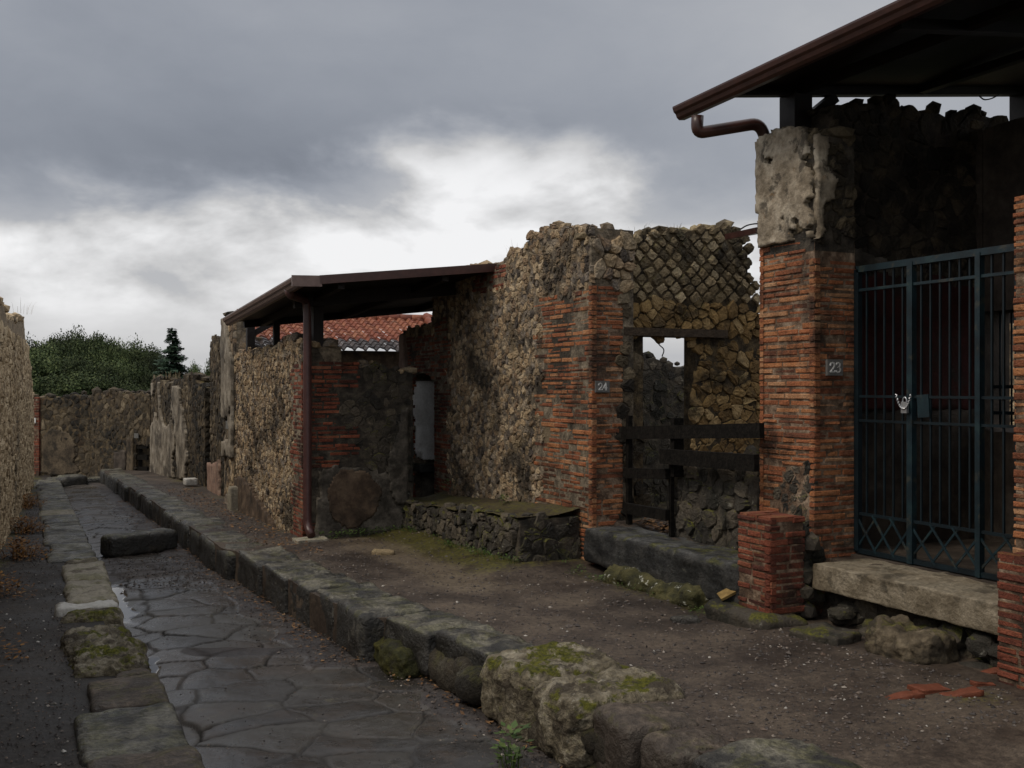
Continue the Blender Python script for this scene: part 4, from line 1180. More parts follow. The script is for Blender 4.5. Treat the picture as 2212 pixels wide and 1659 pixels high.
zg = float(pave_z(np.array([5.0]), np.array([6.4]))[0])
brick_stump('brick_stump', 5.10, 5.42, 6.18, 6.56, ZC - 1.74, ZC - 1.0, 'low dark red brick stump at the left end of the pale travertine step', 'brick stump')
mb = MB()
for i in range(26):
    a_ = random.random()
    blob(mb, (random.uniform(5.44, 5.66), random.uniform(6.2, 6.34), ZC - 1.75 + random.uniform(0, .75) * (1 - .4 * a_)), (random.uniform(.05, .10),) * 3, 0, i, .35)
tag(mb.build('broken_masonry', [M['dark_rubble']], None, (5.5, 6.3, ZC - 1.75)), 'crumbling dark masonry between the brick stump and the number 23 pier', 'rubble')
block('footing_stone', (5.14, 6.42, ZC - 1.86), (.22, .38, .13), 'dark footing stone under the left brick stump', 'stone', M['dark_rubble'], rnd=.4, amp=.05, seed=8, res=12)

# ------------------------------------------------------------------ house 23: pier, room, gate, step
ZB3 = ZC - 1.95
PS = Wall((5.63, 6.95), (5.63, 6.29), ZB3); PJ = Wall((5.63, 6.29), (6.05, 6.29), ZB3)
th = thing('brick_pier', 'tall red brick pier topped by eroded pale plaster, carrying the number 23 plate', 'pier', (5.63, 6.29, ZB3))
hbk = PS.H(1645, 530)
mb = MB(); mb.box((5.632, 6.292, ZB3), (6.05, 6.95, ZB3 + hbk - .03), 0)
bad = PS.poly([(1690, 1010), (1735, 1000), (1765, 1040), (1765, 1130), (1730, 1210), (1700, 1140), (1680, 1080)])
topb = pl(sorted(PS.sh(*p) for p in [(1640, 530), (1700, 528), (1735, 545), (1765, 560)]))
bricks(mb, PS.O, PS.a, PS.w, hbk + .02, .050, .30, mask=lambda x, z: not bad(x, z) and z < topb(x), mi=1, prot=.010, miss=.01)
topj = pl(sorted(PJ.sh(*p) for p in [(1760, 558), (1800, 565), (1848, 572)]))
bricks(mb, PJ.O, PJ.a, PJ.w, hbk + .02, .050, .26, mask=lambda x, z: z < topj(x), mi=1, prot=.008, miss=.01)
bricks(mb, vec(6.05, 6.95, ZB3), (-1, 0), .42, hbk, .05, .26, mi=1)
stones(mb, PS.O, PS.a, PS.w, hbk, .10, .08, mask=bad, mi=2, prot=(-.01, .012))
mb.build('brickwork', [M['mortar_red'], M['brick'], M['dark_rubble']], th)
ztp = PS.at(1690, 280)[2]; zbt = ZB3 + hbk - .07
ht0, ht1 = zbt + .05 - ZB3, ztp - ZB3
ttop = pl(sorted(PS.sh(*p) for p in [(1640, 318), (1652, 300), (1680, 284), (1705, 279), (1735, 281), (1765, 285)]))
tj_ = pl(sorted(PJ.sh(*p) for p in [(1755, 282), (1790, 285), (1850, 300)]))
mb = MB(); core(mb, PS.O, PS.a, PS.w, .40, ttop, z0=ht0 - .1, rough=.006)
core(mb, PJ.O, PJ.a, PJ.w, .3, tj_, z0=ht0 - .1, rough=.006)
mkp = PS.poly([(1640, 280), (1700, 260), (1742, 272), (1752, 330), (1738, 345), (1758, 380), (1762, 420), (1745, 440), (1764, 470), (1766, 560), (1640, 560)])
stones(mb, PJ.O, PJ.a, PJ.w, 4.4, .10, .08, top=tj_, mask=lambda x, z: z > ht0, mi=2, prot=(-.005, .03))
stones(mb, PS.O, PS.a, PS.w, 4.4, .10, .08, top=ttop, mask=lambda x, z: z > ht0, mi=2, prot=(-.01, .015))
rubble_top(mb, PS.O, PS.a, PS.w, .38, ttop, .12, mi=2)
mb.build('rubble_top', [M['mortar_dark'], M['dark_rubble'], M['column_rubble']], th)
def pm(x, z): return mkp(x, z) and ht0 < z < ttop(x) + .01 and float(fbm(np.array([[x, z]]), 6, 77, 3)[0]) > -.40
mb = MB(); panel(mb, PS.off(.012), PS.a, PS.w, 4.35, pm, .03, .022, amp=.030, seed=78, ns=4.5)
mkj = PJ.poly([(1758, 290), (1782, 300), (1778, 360), (1800, 390), (1795, 430), (1772, 440), (1776, 500), (1760, 520)])
panel(mb, PJ.off(.012), PJ.a, PJ.w, 4.35, lambda x, z: mkj(x, z) and z < tj_(x), .03, .022, amp=.03, seed=79, ns=4.5)
mb.build('plaster_top', M['plaster_column'], th)
PJp = Wall((5.63, 6.29), (6.05, 6.29), ZB3)
plate(PJ, 1799, 794, .162, .128, '23', 'grey plate with white number 23 on the gate pier')

BWL = Wall((5.98, 6.47), (8.05, 6.47), ZB3); BK = Wall((7.63, 6.47), (7.63, 2.2), ZB3)
th = thing('gated_room', 'dark roofed room behind the blue gate with red painted plaster and a barred window', 'room', (6.0, 6.47, ZB3))
tw = BWL.top([(1730, 275), (1755, 255), (1770, 240), (1790, 226), (1820, 224), (1850, 228), (1880, 220), (1905, 216), (1925, 224), (1960, 234), (1985, 244), (2000, 235), (2028, 232), (2040, 248), (2110, 242), (2150, 250), (2200, 264)], .012, 10, 50)
mb = MB(); core(mb, BWL.O, BWL.a, BWL.w, .4, tw)
stones(mb, BWL.O, BWL.a, BWL.w, 5, .13, .105, top=tw, mi=1, prot=(.005, .03), mask=lambda x, z: z > BWL.H(1900, 600))
rubble_top(mb, BWL.O, BWL.a, BWL.w, .38, tw, .12)
mb.build('side_wall', [M['mortar_shaded'], M['shaded_rubble']], th)
zr0, zr1 = BWL.H(1900, 888), BWL.H(1880, 575)
fr = ragged(lambda s: 0, .12, 2.5, 51)
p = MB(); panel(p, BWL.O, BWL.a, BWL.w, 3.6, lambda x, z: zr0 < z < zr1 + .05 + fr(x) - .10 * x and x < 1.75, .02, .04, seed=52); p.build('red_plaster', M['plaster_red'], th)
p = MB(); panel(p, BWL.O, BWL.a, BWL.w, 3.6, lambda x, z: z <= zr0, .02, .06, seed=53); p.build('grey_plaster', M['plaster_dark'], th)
p = MB(); panel(p, BWL.O, BWL.a, BWL.w, 4, BWL.poly([(1790, 545), (1850, 540), (1990, 590), (1990, 612), (1850, 575), (1795, 562)]), .028, .03, seed=54); p.build('plaster_band', M['plaster_grey'], th)
b0, b1 = BK.S(2123), BK.S(2123) + 1.15; bz0, bz1 = BK.H(2140, 922), BK.H(2140, 672)
mb = MB(); hK = BK.H(2160, 262); fl = lambda s: hK
core(mb, BK.O, BK.a, b0, .35, fl); core(mb, BK.O + vec(*(BK.a * b1), 0), BK.a, BK.w - b1, .35, fl)
core(mb, BK.O + vec(*(BK.a * b0), 0), BK.a, b1 - b0, .35, lambda s: bz0); core(mb, BK.O + vec(*(BK.a * b0), 0), BK.a, b1 - b0, .35, fl, z0=bz1)
core(mb, vec(7.63, 2.2, ZB3), (-1, 0), 1.9, .3, fl)
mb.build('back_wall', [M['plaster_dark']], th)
fr_ = MB()
for i in range(10):
    s = b0 + (b1 - b0) * (i + .5) / 10; q = BK.O + vec(*(BK.a * s), 0); fr_.tube([q + vec(.15, 0, bz0), q + vec(.15, 0, bz1)], .010, 6)
for z in (bz0 + .12, bz0 + .35):
    q0 = BK.O + vec(*(BK.a * b0), 0); q1 = BK.O + vec(*(BK.a * b1), 0); fr_.bar(q0 + vec(.14, 0, z), q1 + vec(.14, 0, z), .02, .03)
fr_.build('window_bars', M['iron_dark'], th)
mb = MB(); mb.box((6.0, 2.2, ZC - 1.55), (7.63, 6.47, ZC - 1.345)); mb.build('room_floor', M['plaster_dark'], th)
OW = Wall((12.2, 11.5), (12.2, 3.5)); mb = MB(); core(mb, OW.O, OW.a, OW.w, .4, lambda s: 3.2); stones(mb, OW.O, OW.a, OW.w, 3.2, .2, .16, mi=1, fine=False)
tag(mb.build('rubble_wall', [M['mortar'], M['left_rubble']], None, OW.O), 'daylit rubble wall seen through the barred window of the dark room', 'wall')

# blue gate
GT = Wall((6.05, 6.275), (6.05, 4.40), ZB3)
th = thing('iron_gate', 'closed blue iron gate of vertical bars with crossed bars along its foot', 'gate', (6.05, 5.3, ZC - 1.34))
zt, zbm = GT.at(1850, 583)[2], ZC - 1.315
yp = lambda px: UX(px, 6.05)
def gbar(nm, y0, z0, y1, z1, w, t, m='iron', dx=0.0):
    mb = MB(); mb.bar((6.05 + dx, y0, z0), (6.05 + dx, y1, z1), t, w) if y0 != y1 else mb.bar((6.05 + dx, y0, z0), (6.05 + dx, y1, z1), w, t, up=(1, 0, 0))
    return mb.build(nm, M[m], th)
yL, yA, yB, yR = 6.255, yp(1970), yp(2117), 4.42
gbar('top_rail', yL, zt, yR, zt, .050, .045)
zs = GT.at(1850, 628)[2]
gbar('upper_rail', yL, zs, yR, zs, .022, .03)
for py in (856, 908): gbar('middle_rail', yL, GT.at(1850, py)[2], yR, GT.at(1850, py)[2], .02, .025, 'iron_dark')
zx = GT.at(1850, 1108)[2]
gbar('lower_rail', yL, zx, yR, zx, .022, .028, 'iron_dark'); gbar('bottom_rail', yL, zbm, yR, zbm, .035, .03, 'iron_dark')
for y_, w_ in ((yL, .045), (yR, .05)): gbar('frame_post', y_, zbm, y_, zt, w_, .045, 'iron_dark')
for y_, w_ in ((yA, .052), (yB, .042)): gbar('stile', y_, zbm - .02, y_, zt, w_, .05, 'iron', -.004)
for a_, b_, n_ in ((yL, yA, 6), (yA, yB, 7), (yB, yR, 7)):
    for i in range(1, n_):
        y_ = a_ + (b_ - a_) * i / n_
        gbar('bar', y_, zx, y_, zt, .014, .014, 'iron_dark', .004)
    n2 = 3
    for i in range(n2):
        ya, yb2 = a_ + (b_ - a_) * i / n2, a_ + (b_ - a_) * (i + 1) / n2
        e = (ya - yb2) * .12
        gbar('cross_bar', ya + e, zx, yb2 - e, zbm, .016, .010, 'iron', -.012); gbar('cross_bar', yb2 - e, zx, ya + e, zbm, .016, .010, 'iron', -.002)
mb = MB(); mb.bar(GT.at(1985, 878, .012), GT.at(2010, 876, .012), .012, .17); mb.build('lock_plate', M['iron'], th)
pk = GT.at(1966, 880, .055)
th = thing('padlock', 'shiny steel padlock with a loose chain on the middle stile of the blue gate', 'padlock', tuple(pk))
mb = MB(); mb.bar(pk - vec(0, .028, .0), pk + vec(0, .028, 0), .022, .085); mb.build('lock_body', M['steel'], th)
mb = MB(); mb.tube([pk + vec(0, .02 * cos(t), .042 + .035 * sin(t)) for t in np.linspace(0, pi, 9)], .006, 6); mb.build('shackle', M['steel'], th)
pts_ = []
for i in range(61):
    t = i / 60; pts_.append(pk + vec(-.014 + .008 * sin(i * 1.57), .075 - .15 * t + .006 * cos(i * 1.57), .10 - .11 * (1 - (2 * t - 1) ** 2)))
mb = MB(); mb.tube(pts_, .0055, 6)
mb.build('chain', M['steel'], th)

block('doorstep', (5.46 + .36, 5.06, ZC - 1.45), (.36, 1.07, .10), 'long pale travertine doorstep in front of the blue gate', 'step', M['step'], rnd=.16, amp=.012, seed=21, res=34, ns=3)
SW = Wall((5.62, 6.1), (5.62, 4.0), ZC - 2.0)
mb = MB(); core(mb, SW.O, SW.a, SW.w, .3, lambda s: .45)
stones(mb, SW.O, SW.a, SW.w, .42, .17, .12, mi=1, prot=(.0, .05))
for i in range(16): blob(mb, (random.uniform(5.46, 5.6), random.uniform(4.35, 6.05), ZC - 1.83 + random.uniform(0, .2)), (random.uniform(.05, .10), random.uniform(.07, .14), random.uniform(.04, .08)), 1, i, .35, sub=2)
tag(mb.build('step_footing', [M['mortar_dark'], M['dark_rubble']], None, SW.O), 'mossy dark rubble footing under the pale travertine doorstep', 'footing')
block('boulder', (5.30, 5.00, ZC - 1.72), (.19, .25, .14), 'large rough brown boulder lying below the pale doorstep', 'boulder', M['brown_rock'], rnd=.8, amp=.07, seed=33, res=26, ns=2, fine=.45)
block('flat_stone', (5.13, 5.62, ZC - 1.775), (.17, .20, .055), 'flat mossy stone on the earth between the brick stump and the boulder', 'stone', M['dark_rubble'], rnd=.6, amp=.03, rz=.25, seed=35, res=12)
NP = Wall((5.63, 4.47), (5.63, 2.6), ZB3)
th = thing('brick_pier', 'red brick pier cut by the right edge of the photo beside the blue gate', 'pier', (5.63, 4.47, ZB3))
hn = NP.H(2200, 430)
mb = MB(); mb.box((5.632, 2.6, ZB3), (6.05, 4.468, ZB3 + hn - .01), 0)
bricks(mb, NP.O, NP.a, NP.w, hn, .050, .30, mi=1, prot=.014, miss=.02); mb.build('brickwork', [M['mortar_red'], M['brick']], th)
brick_stump('brick_stump', 5.27, 5.60, 3.6, 4.30, ZC - 1.86, ZC - 1.01, 'low crumbling red brick stump at the right edge beside the doorstep', 'brick stump')
for i, (px, py, l, w, rz, lab) in enumerate([(1950, 1506, .24, .08, .2, 'long thin terracotta shard lying nearest the left of the tile fragments'),
                                             (2010, 1490, .22, .13, .35, 'broad terracotta shard in the middle of the fragments by the right stump'),
                                             (2075, 1500, .22, .09, .1, 'terracotta shard lying flat just in front of the broad shard'),
                                             (2150, 1452, .26, .07, .0, 'long terracotta shard leaning at the foot of the right brick stump'),
                                             (2125, 1478, .14, .06, .1, 'small half buried terracotta shard between the broad shard and the stump')]):
    q = PG(px, py)
    block('terracotta_shard', (q[0], q[1], float(pave_z(q[0:1], q[1:2])[0]) + .004), (l / 2, w / 2, .014), lab, 'tile shard', M['terracotta'], rnd=.3, amp=.022, rz=-YAW + rz, seed=60 + i, res=10, tilt=(.10, -.06, .14, .2, -.1)[i])

# ------------------------------------------------------------------ canopies
def gutter_mesh(mb, A, B, s=1.0, mi=0):
    prof = [(.135, .0), (.135, -.085), (.12, -.105), (.06, -.112), (.035, -.092), (.022, -.062), (.0, -.045), (-.012, -.012), (-.012, .004), (.004, .004), (.006, -.012), (.12, -.012)]
    A, B = vec(*A), vec(*B); V = []
    for e in (A, B): V += [e + vec(x * s, 0, z * s) for x, z in prof]
    n = len(prof)
    mb.add(V, [(i, (i + 1) % n, n + (i + 1) % n, n + i) for i in range(n)] + [tuple(range(n))[::-1], tuple(range(n, 2 * n))], mi)
def arc_path(pts, r, k=7):
    pts = [vec(*p) for p in pts]; out_ = [pts[0]]
    for a, b, c in zip(pts, pts[1:], pts[2:]):
        d1 = (a - b) / np.linalg.norm(a - b); d2 = (c - b) / np.linalg.norm(c - b)
        rr = min(r, np.linalg.norm(a - b) * .48, np.linalg.norm(c - b) * .48)
        p, q = b + d1 * rr, b + d2 * rr
        for t in np.linspace(0, 1, k): out_.append(p * (1 - t) ** 2 + 2 * b * t * (1 - t) + q * t * t)
    return out_ + [pts[-1]]

# canopy over house 23
EV = 5.10
g0, g1 = PV(1455, 232, EV), PV(1945, 0, EV)
g1 = g0 + (g1 - g0) * ((g0[1] - 1.0) / (g0[1] - g1[1]))
sl = .125
th = thing('canopy_roof', 'large dark sloping canopy roof with brown gutter over the blue gate', 'canopy', (5.8, 5.8, ZC + 2))
mb = MB(); gutter_mesh(mb, g0, g1, .95); mb.build('gutter', M['gutter'], th)
r0 = vec(g0[0] + .10, 6.97, g0[2] + .045); r1 = g1 + vec(.10, 0, .045); dep = 4.0
def slab(mb, a, b, dep, sl, t, mi=0):
    c, d = b + vec(dep, 0, dep * sl), a + vec(dep, 0, dep * sl); u = vec(0, 0, t)
    mb.add([a, b, c, d, a - u, b - u, c - u, d - u], [(3, 2, 1, 0), (4, 5, 6, 7), (0, 1, 5, 4), (1, 2, 6, 5), (2, 3, 7, 6), (3, 0, 4, 7)], mi)
mb = MB(); slab(mb, r0, r1, dep, sl, .035); mb.build('roof_panel', M['black'], th)
mb = MB(); mb.bar(g0 + vec(.11, -.02, -.02), vec(g0[0] + .11, 6.9, g0[2] - .02), .012, .05); mb.build('gutter_hanger', M['gutter'], th)
for k, y_ in enumerate((6.82, 5.1, 3.4)):
    mb = MB(); zz0 = r0[2] - .035 - .035
    a = vec(5.27, y_, zz0 + .10 * sl); b = vec(9.1, y_, zz0 + 3.9 * sl)
    mb.bar(a, b, .09, .072); mb.build('rafter', M['black'], th)
for x_ in (5.9, 7.3, 8.7):
    mb = MB(); z_ = r0[2] - .075 + (x_ - EV) * sl; mb.bar((x_, 6.77, z_), (x_, 1.2, z_), .08, .068); mb.build('purlin', M['black'], th)
for k, (x_, y_) in enumerate(((5.90, 6.82), (8.72, 6.82))):
    zt_ = r0[2] + (x_ - r0[0]) * sl - .105
    mb = MB(); mb.bar((x_, y_, ztp - .15 if k == 0 else zt_ - 2.2), (x_, y_, zt_), .19, .19, up=(1, 0, 0)); mb.build('post', M['black'], th)
    if k == 0: mb = MB(); mb.bar((x_ + .05, y_, zt_ - .24), (x_ + .42, y_, zt_ + .04), .08, .09); mb.build('bracket', M['black'], th)
a1, a2, a3, a4 = PV(1507, 250, EV + .07), PV(1505, 288, EV + .07), PU(1640, 266, 7.06), PU(1656, 305, 7.06)
mb = MB(); mb.tube(arc_path([a1, a2, a3, a4, a4 + vec(.03, .0, -3.2)], .16), .052, 14); mb.build('downpipe', M['gutter'], th)
q = g0 + vec(.5, -1.2, 0)
cp = [PU(2115, 207, 6.3), PU(2125, 216, 6.3), PU(2140, 214, 6.3), PU(2158, 205, 6.3)]
mb = MB(); mb.tube(arc_path(cp, .05), .006, 6); tag(mb.build('hanging_cable', M['black'], None, cp[0]), 'short black cable hanging under the dark canopy roof above the gate', 'cable')

# small roof end and cable behind the pier
mb = MB(); mb.bar(PU(1598, 505, 8.6), PU(1700, 488, 8.6), .5, .06); 
tag(mb.build('roof_edge', M['gutter'], None, PU(1620, 500, 8.6)), 'small brown roof edge showing between diamond stonework and number 23 pier', 'roof')
mb = MB(); mb.tube(arc_path([PU(1600, 495, 8.4), PU(1612, 487, 8.4), PU(1630, 483, 8.4), PU(1660, 484, 8.4)], .2), .008, 6)
tag(mb.build('loose_cable', M['black'], None, PU(1612, 487, 8.4)), 'thin dark cable above the small roof edge beside number 23 pier', 'cable')
mb = MB(); mb.tube(arc_path([PU(1420, 715, 10.4), PU(1420, 742, 10.4), PU(1436, 755, 10.4), PU(1430, 770, 10.4)], .2), .007, 6)
tag(mb.build('hanging_cable', M['black'], None, PU(1420, 730, 10.4)), 'thin wire dangling in the gap of sky under the wooden lintel', 'cable')

# middle canopy
E2 = 2.72
g0, g1 = PV(482, 688, E2), PV(634, 598, E2)
th = thing('canopy_roof', 'smaller dark canopy roof with faded brown gutter over the corner house', 'canopy', (3.2, 13.5, ZC + 1))
mb = MB(); gutter_mesh(mb, g0, g1, 1.0); 
mb.bar(g1 + vec(-.02, -.005, -.045), g1 + vec(.32, -.005, -.035), .03, .125)
mb.build('gutter', M['gutter_far'], th)
sl2 = (PU(1090, 567, g1[1])[2] - g1[2]) / (PU(1090, 567, g1[1])[0] - g1[0])
mb = MB(); slab(mb, g0 + vec(.10, 0, 0), g1 + vec(.10, 0, 0), 4.6, sl2, .06)
mb.build('roof_panel', M['black'], th)
mb = MB(); e = g1 + vec(.3, -.012, 0); mb.bar(e + vec(0, 0, -.02), e + vec(4.3, 0, 4.3 * sl2 - .02), .02, .10); mb.build('verge_board', M['gutter'], th)
for y_, dz_ in ((12.75, .12), (16.0, .06)):
    mb = MB(); z_ = np.interp(y_, [g1[1], g0[1]], [g1[2], g0[2]]) - dz_ - .03
    mb.bar((3.02, y_, z_ + .3 * sl2), (7.1, y_, z_ + 4.4 * sl2), .09, .17); mb.build('rafter', M['black'], th)
for x_ in (3.3, 4.6, 5.9):
    mb = MB(); k = (x_ - E2) * sl2 - .11
    mb.bar(g0 + vec(x_ - g0[0], -.1, k), g1 + vec(x_ - g1[0], .1, k), .08, .12); mb.build('purlin', M['black'], th)
mb = MB(); pb = Wall((3.30, 13.0), (4, 13.0)); q = pb.at(681, 785); zt_ = g1[2] + .0
mb.bar((q[0], 12.90, ZC + .25), (q[0], 12.90, zt_), .13, .13, up=(1, 0, 0)); mb.build('post', M['black'], th)
for px, y_, py0, wd in ((541, 16.5, 750, .12), (597, 15.3, 760, .09)):
    q = PU(px, py0, y_); zt_ = np.interp(y_, [g1[1], g0[1]], [g1[2], g0[2]]) + (q[0] - E2) * sl2 - .15
    mb = MB(); mb.bar(q - vec(0, 0, .15), (q[0], q[1], zt_ + .05), wd, wd, up=(1, 0, 0)); mb.build('post', M['black'], th)
q = PU(541, 720, 16.5); mb = MB(); mb.bar(q + vec(.02, 0, -.02), q + vec(.42, 0, .22), .08, .09); mb.build('bracket', M['black'], th)
pz0 = float(pave_z(np.array([3.0]), np.array([12.6]))[0])
yq = 12.66
b1_, b2_ = PV(622, 618, E2 + .07), PV(626, 636, E2 + .08); b3_, b4_ = PU(660, 648, yq), PU(664, 670, yq)
mb = MB(); mb.tube(arc_path([b1_, b2_, b3_, b4_, (b4_[0], yq, pz0 + .18), (b4_[0] + .02, yq - .13, pz0 + .07)], .10), .052, 14); mb.build('downpipe', M['pipe'], th)
block('drain_slab', (b4_[0] + .01, yq - .12, pz0 + .012), (.20, .14, .03), 'flat worn stone slab under the mouth of the tall downpipe', 'stone slab', M['pale_stone'], rnd=.4, amp=.02, seed=66, res=10)

# tiled roof behind
th = thing('tiled_house', 'low building with a red tiled roof, its lowest rows blackened, behind the middle canopy', 'building', (5, 18.2, ZC - 2))
ez, rz_ = PU(700, 752, 18.0)[2], PU(700, 683, 19.9)[2]
v0, v1 = VX(496, 18), VX(905, 19.5) + .25
nr = 11; per = .205
xs = np.arange(v0, v1, per / 10)
def tile_rows(r0_, r1_):
    mb = MB()
    for r in range(r0_, r1_):
        ya, yb = 18.0 + 1.95 * r / nr, 18.0 + 1.95 * (r + 1) / nr
        za, zb_ = ez + (rz_ - ez) * r / nr, ez + (rz_ - ez) * (r + 1) / nr
        k0 = 0
        while k0 < len(xs) - 1:
            seg = xs[k0:k0 + 11]
            if seg[0] < VX(506, yb): k0 += 10; continue
            ph = (seg - xs[0]) / per
            w = .030 * np.sin(2 * pi * ph) + .012 * np.sin(4 * pi * ph + .7)
            j = random.uniform(-.006, .008)
            P = np.zeros((4, len(seg), 3))
            for i, (yy, z_, lf) in enumerate(((ya - .02, za + .020 + j - .035, 0), (ya - .02, za + .020 + j, 1), ((ya + yb) / 2, (za + zb_) / 2 + .012 + j, 1), (yb + .03, zb_ + .002, 1))):
                P[i, :, 0] = seg; P[i, :, 1] = yy; P[i, :, 2] = z_ + w
            mb.grid(P, 0, False); k0 += 10
    return mb
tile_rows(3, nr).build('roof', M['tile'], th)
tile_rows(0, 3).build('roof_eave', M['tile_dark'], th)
mb = MB()
for i in range(16):
    vr = VX(512, 19.97); x_ = vr + (v1 - vr) * i / 15; mb.tube([(x_, 19.97, rz_ + .01), (x_ + (v1 - vr) / 14, 19.97, rz_ + .02)], [.085, .075], 8)
for i in range(5):
    mb.tube([(v1 - .05 - .06 * i + .1, 19.9 - .28 * i, rz_ + .05 - .10 * i), (v1 + .0 - .06 * i + .1, 19.6 - .28 * i, rz_ - .05 - .10 * i)], [.09, .11], 8)
mb.build('ridge_tiles', M['tile'], th)
mb = MB(); mb.box((v0 + .75, 18.45, ZC - 2.3), (v1 - .2, 21.5, ez - .02)); mb.build('wall', M['plaster_brown'], th)
mb = MB(); slab(mb, vec(v0 + .5, 21.9, rz_ - .05), vec(v0 + .5, 19.95, rz_ - .05), v1 - v0 - .5, 0, .05); mb.build('rear_roof', M['tile'], th)

# ------------------------------------------------------------------ kerbs and stones of the road
RZ = lambda x, y: gz(x, y)
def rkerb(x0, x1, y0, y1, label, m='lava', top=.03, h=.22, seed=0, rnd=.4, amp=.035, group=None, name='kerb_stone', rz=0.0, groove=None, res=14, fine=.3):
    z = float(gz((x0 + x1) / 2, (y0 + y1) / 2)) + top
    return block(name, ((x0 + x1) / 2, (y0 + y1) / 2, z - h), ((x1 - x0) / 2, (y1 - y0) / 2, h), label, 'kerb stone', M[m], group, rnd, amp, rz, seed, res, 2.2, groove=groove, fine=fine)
KG = 'kerb stones along the right side of the road'
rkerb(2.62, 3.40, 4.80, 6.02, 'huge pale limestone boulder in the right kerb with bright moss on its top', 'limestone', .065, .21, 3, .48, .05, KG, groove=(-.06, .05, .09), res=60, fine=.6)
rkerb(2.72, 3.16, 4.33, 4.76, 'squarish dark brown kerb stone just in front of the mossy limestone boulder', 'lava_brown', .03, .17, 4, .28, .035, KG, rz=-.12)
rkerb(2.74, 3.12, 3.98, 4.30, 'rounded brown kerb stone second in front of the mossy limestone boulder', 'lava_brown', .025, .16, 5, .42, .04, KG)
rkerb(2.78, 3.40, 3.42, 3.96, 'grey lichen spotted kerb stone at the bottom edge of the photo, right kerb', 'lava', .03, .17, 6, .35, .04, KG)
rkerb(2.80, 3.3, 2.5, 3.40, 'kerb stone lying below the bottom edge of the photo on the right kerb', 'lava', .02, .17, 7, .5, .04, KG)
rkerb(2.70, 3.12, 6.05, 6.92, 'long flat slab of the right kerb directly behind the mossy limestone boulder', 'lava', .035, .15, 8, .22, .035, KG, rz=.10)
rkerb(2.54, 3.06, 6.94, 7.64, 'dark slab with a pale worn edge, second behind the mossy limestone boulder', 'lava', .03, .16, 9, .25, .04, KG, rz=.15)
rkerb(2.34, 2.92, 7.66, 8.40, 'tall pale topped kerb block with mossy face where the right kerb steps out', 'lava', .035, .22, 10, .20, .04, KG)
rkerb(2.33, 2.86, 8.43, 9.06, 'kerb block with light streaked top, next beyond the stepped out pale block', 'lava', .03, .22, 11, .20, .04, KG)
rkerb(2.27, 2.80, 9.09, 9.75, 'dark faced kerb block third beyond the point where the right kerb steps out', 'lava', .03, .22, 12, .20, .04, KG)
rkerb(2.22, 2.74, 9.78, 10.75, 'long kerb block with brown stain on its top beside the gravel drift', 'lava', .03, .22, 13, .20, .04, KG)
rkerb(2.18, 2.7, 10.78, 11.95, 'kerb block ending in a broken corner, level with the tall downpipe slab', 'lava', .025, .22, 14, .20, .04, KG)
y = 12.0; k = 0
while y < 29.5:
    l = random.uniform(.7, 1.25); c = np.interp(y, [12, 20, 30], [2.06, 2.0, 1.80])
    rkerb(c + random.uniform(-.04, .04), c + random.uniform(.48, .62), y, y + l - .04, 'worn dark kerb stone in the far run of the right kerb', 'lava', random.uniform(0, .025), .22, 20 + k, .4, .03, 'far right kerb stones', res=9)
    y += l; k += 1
block('kerb_footing', (2.58, 7.42, float(gz(2.58, 7.42)) - .26), (.16, .36, .13), 'very mossy stone bulging below the kerb where it steps out', 'footing stone', M['mossy_rock'], None, .8, .06, 0, 77, 18, 2.2, fine=.5)
mb = MB()
for i in range(44):                                    # rough stones carrying the near kerb
    y_ = random.uniform(2.6, 7.7); x_ = float(np.interp(y_, [2.5, 4.7, 6, 7.7], [2.86, 2.80, 2.76, 2.70])) + random.uniform(-.02, .10)
    s_ = random.uniform(.10, .20); blob(mb, (x_, y_, float(gz(x_, y_)) - random.uniform(.16, .36)), (s_ * .8, s_ * 1.2, s_ * .75), 0, i, .35, True, 2)
stuff(mb.build('rubble', M['footing'], None, (2.8, 5, -.3)), 'rough dark stones packed under the near end of the right kerb', 'rubble')

LG = 'kerb stones along the left side of the road'
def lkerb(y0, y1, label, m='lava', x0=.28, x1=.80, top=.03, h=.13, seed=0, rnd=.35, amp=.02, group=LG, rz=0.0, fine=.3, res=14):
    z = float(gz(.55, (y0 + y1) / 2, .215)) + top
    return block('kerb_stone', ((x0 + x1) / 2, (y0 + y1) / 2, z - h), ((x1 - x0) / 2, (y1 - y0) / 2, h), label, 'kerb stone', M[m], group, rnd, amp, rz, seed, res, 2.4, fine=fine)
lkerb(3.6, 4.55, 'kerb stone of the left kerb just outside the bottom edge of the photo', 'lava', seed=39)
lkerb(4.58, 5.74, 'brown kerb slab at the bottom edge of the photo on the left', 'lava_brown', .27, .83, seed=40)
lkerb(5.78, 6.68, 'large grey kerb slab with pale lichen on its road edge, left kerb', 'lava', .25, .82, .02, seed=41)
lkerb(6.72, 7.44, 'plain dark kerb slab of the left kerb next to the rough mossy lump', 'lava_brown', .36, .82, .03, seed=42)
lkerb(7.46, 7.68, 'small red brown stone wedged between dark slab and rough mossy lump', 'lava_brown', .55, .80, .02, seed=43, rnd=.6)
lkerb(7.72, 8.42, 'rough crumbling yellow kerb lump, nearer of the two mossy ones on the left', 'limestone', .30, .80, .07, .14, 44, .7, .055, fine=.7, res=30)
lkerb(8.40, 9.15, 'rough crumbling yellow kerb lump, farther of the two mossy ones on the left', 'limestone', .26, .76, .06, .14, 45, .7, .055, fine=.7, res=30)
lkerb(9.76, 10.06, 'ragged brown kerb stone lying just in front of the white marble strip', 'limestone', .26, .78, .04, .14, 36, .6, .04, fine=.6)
lkerb(10.08, 10.34, 'narrow bright white marble kerb strip on the left side', 'white_stone', .24, .77, .055, .14, 46, .3, .03, fine=.6)
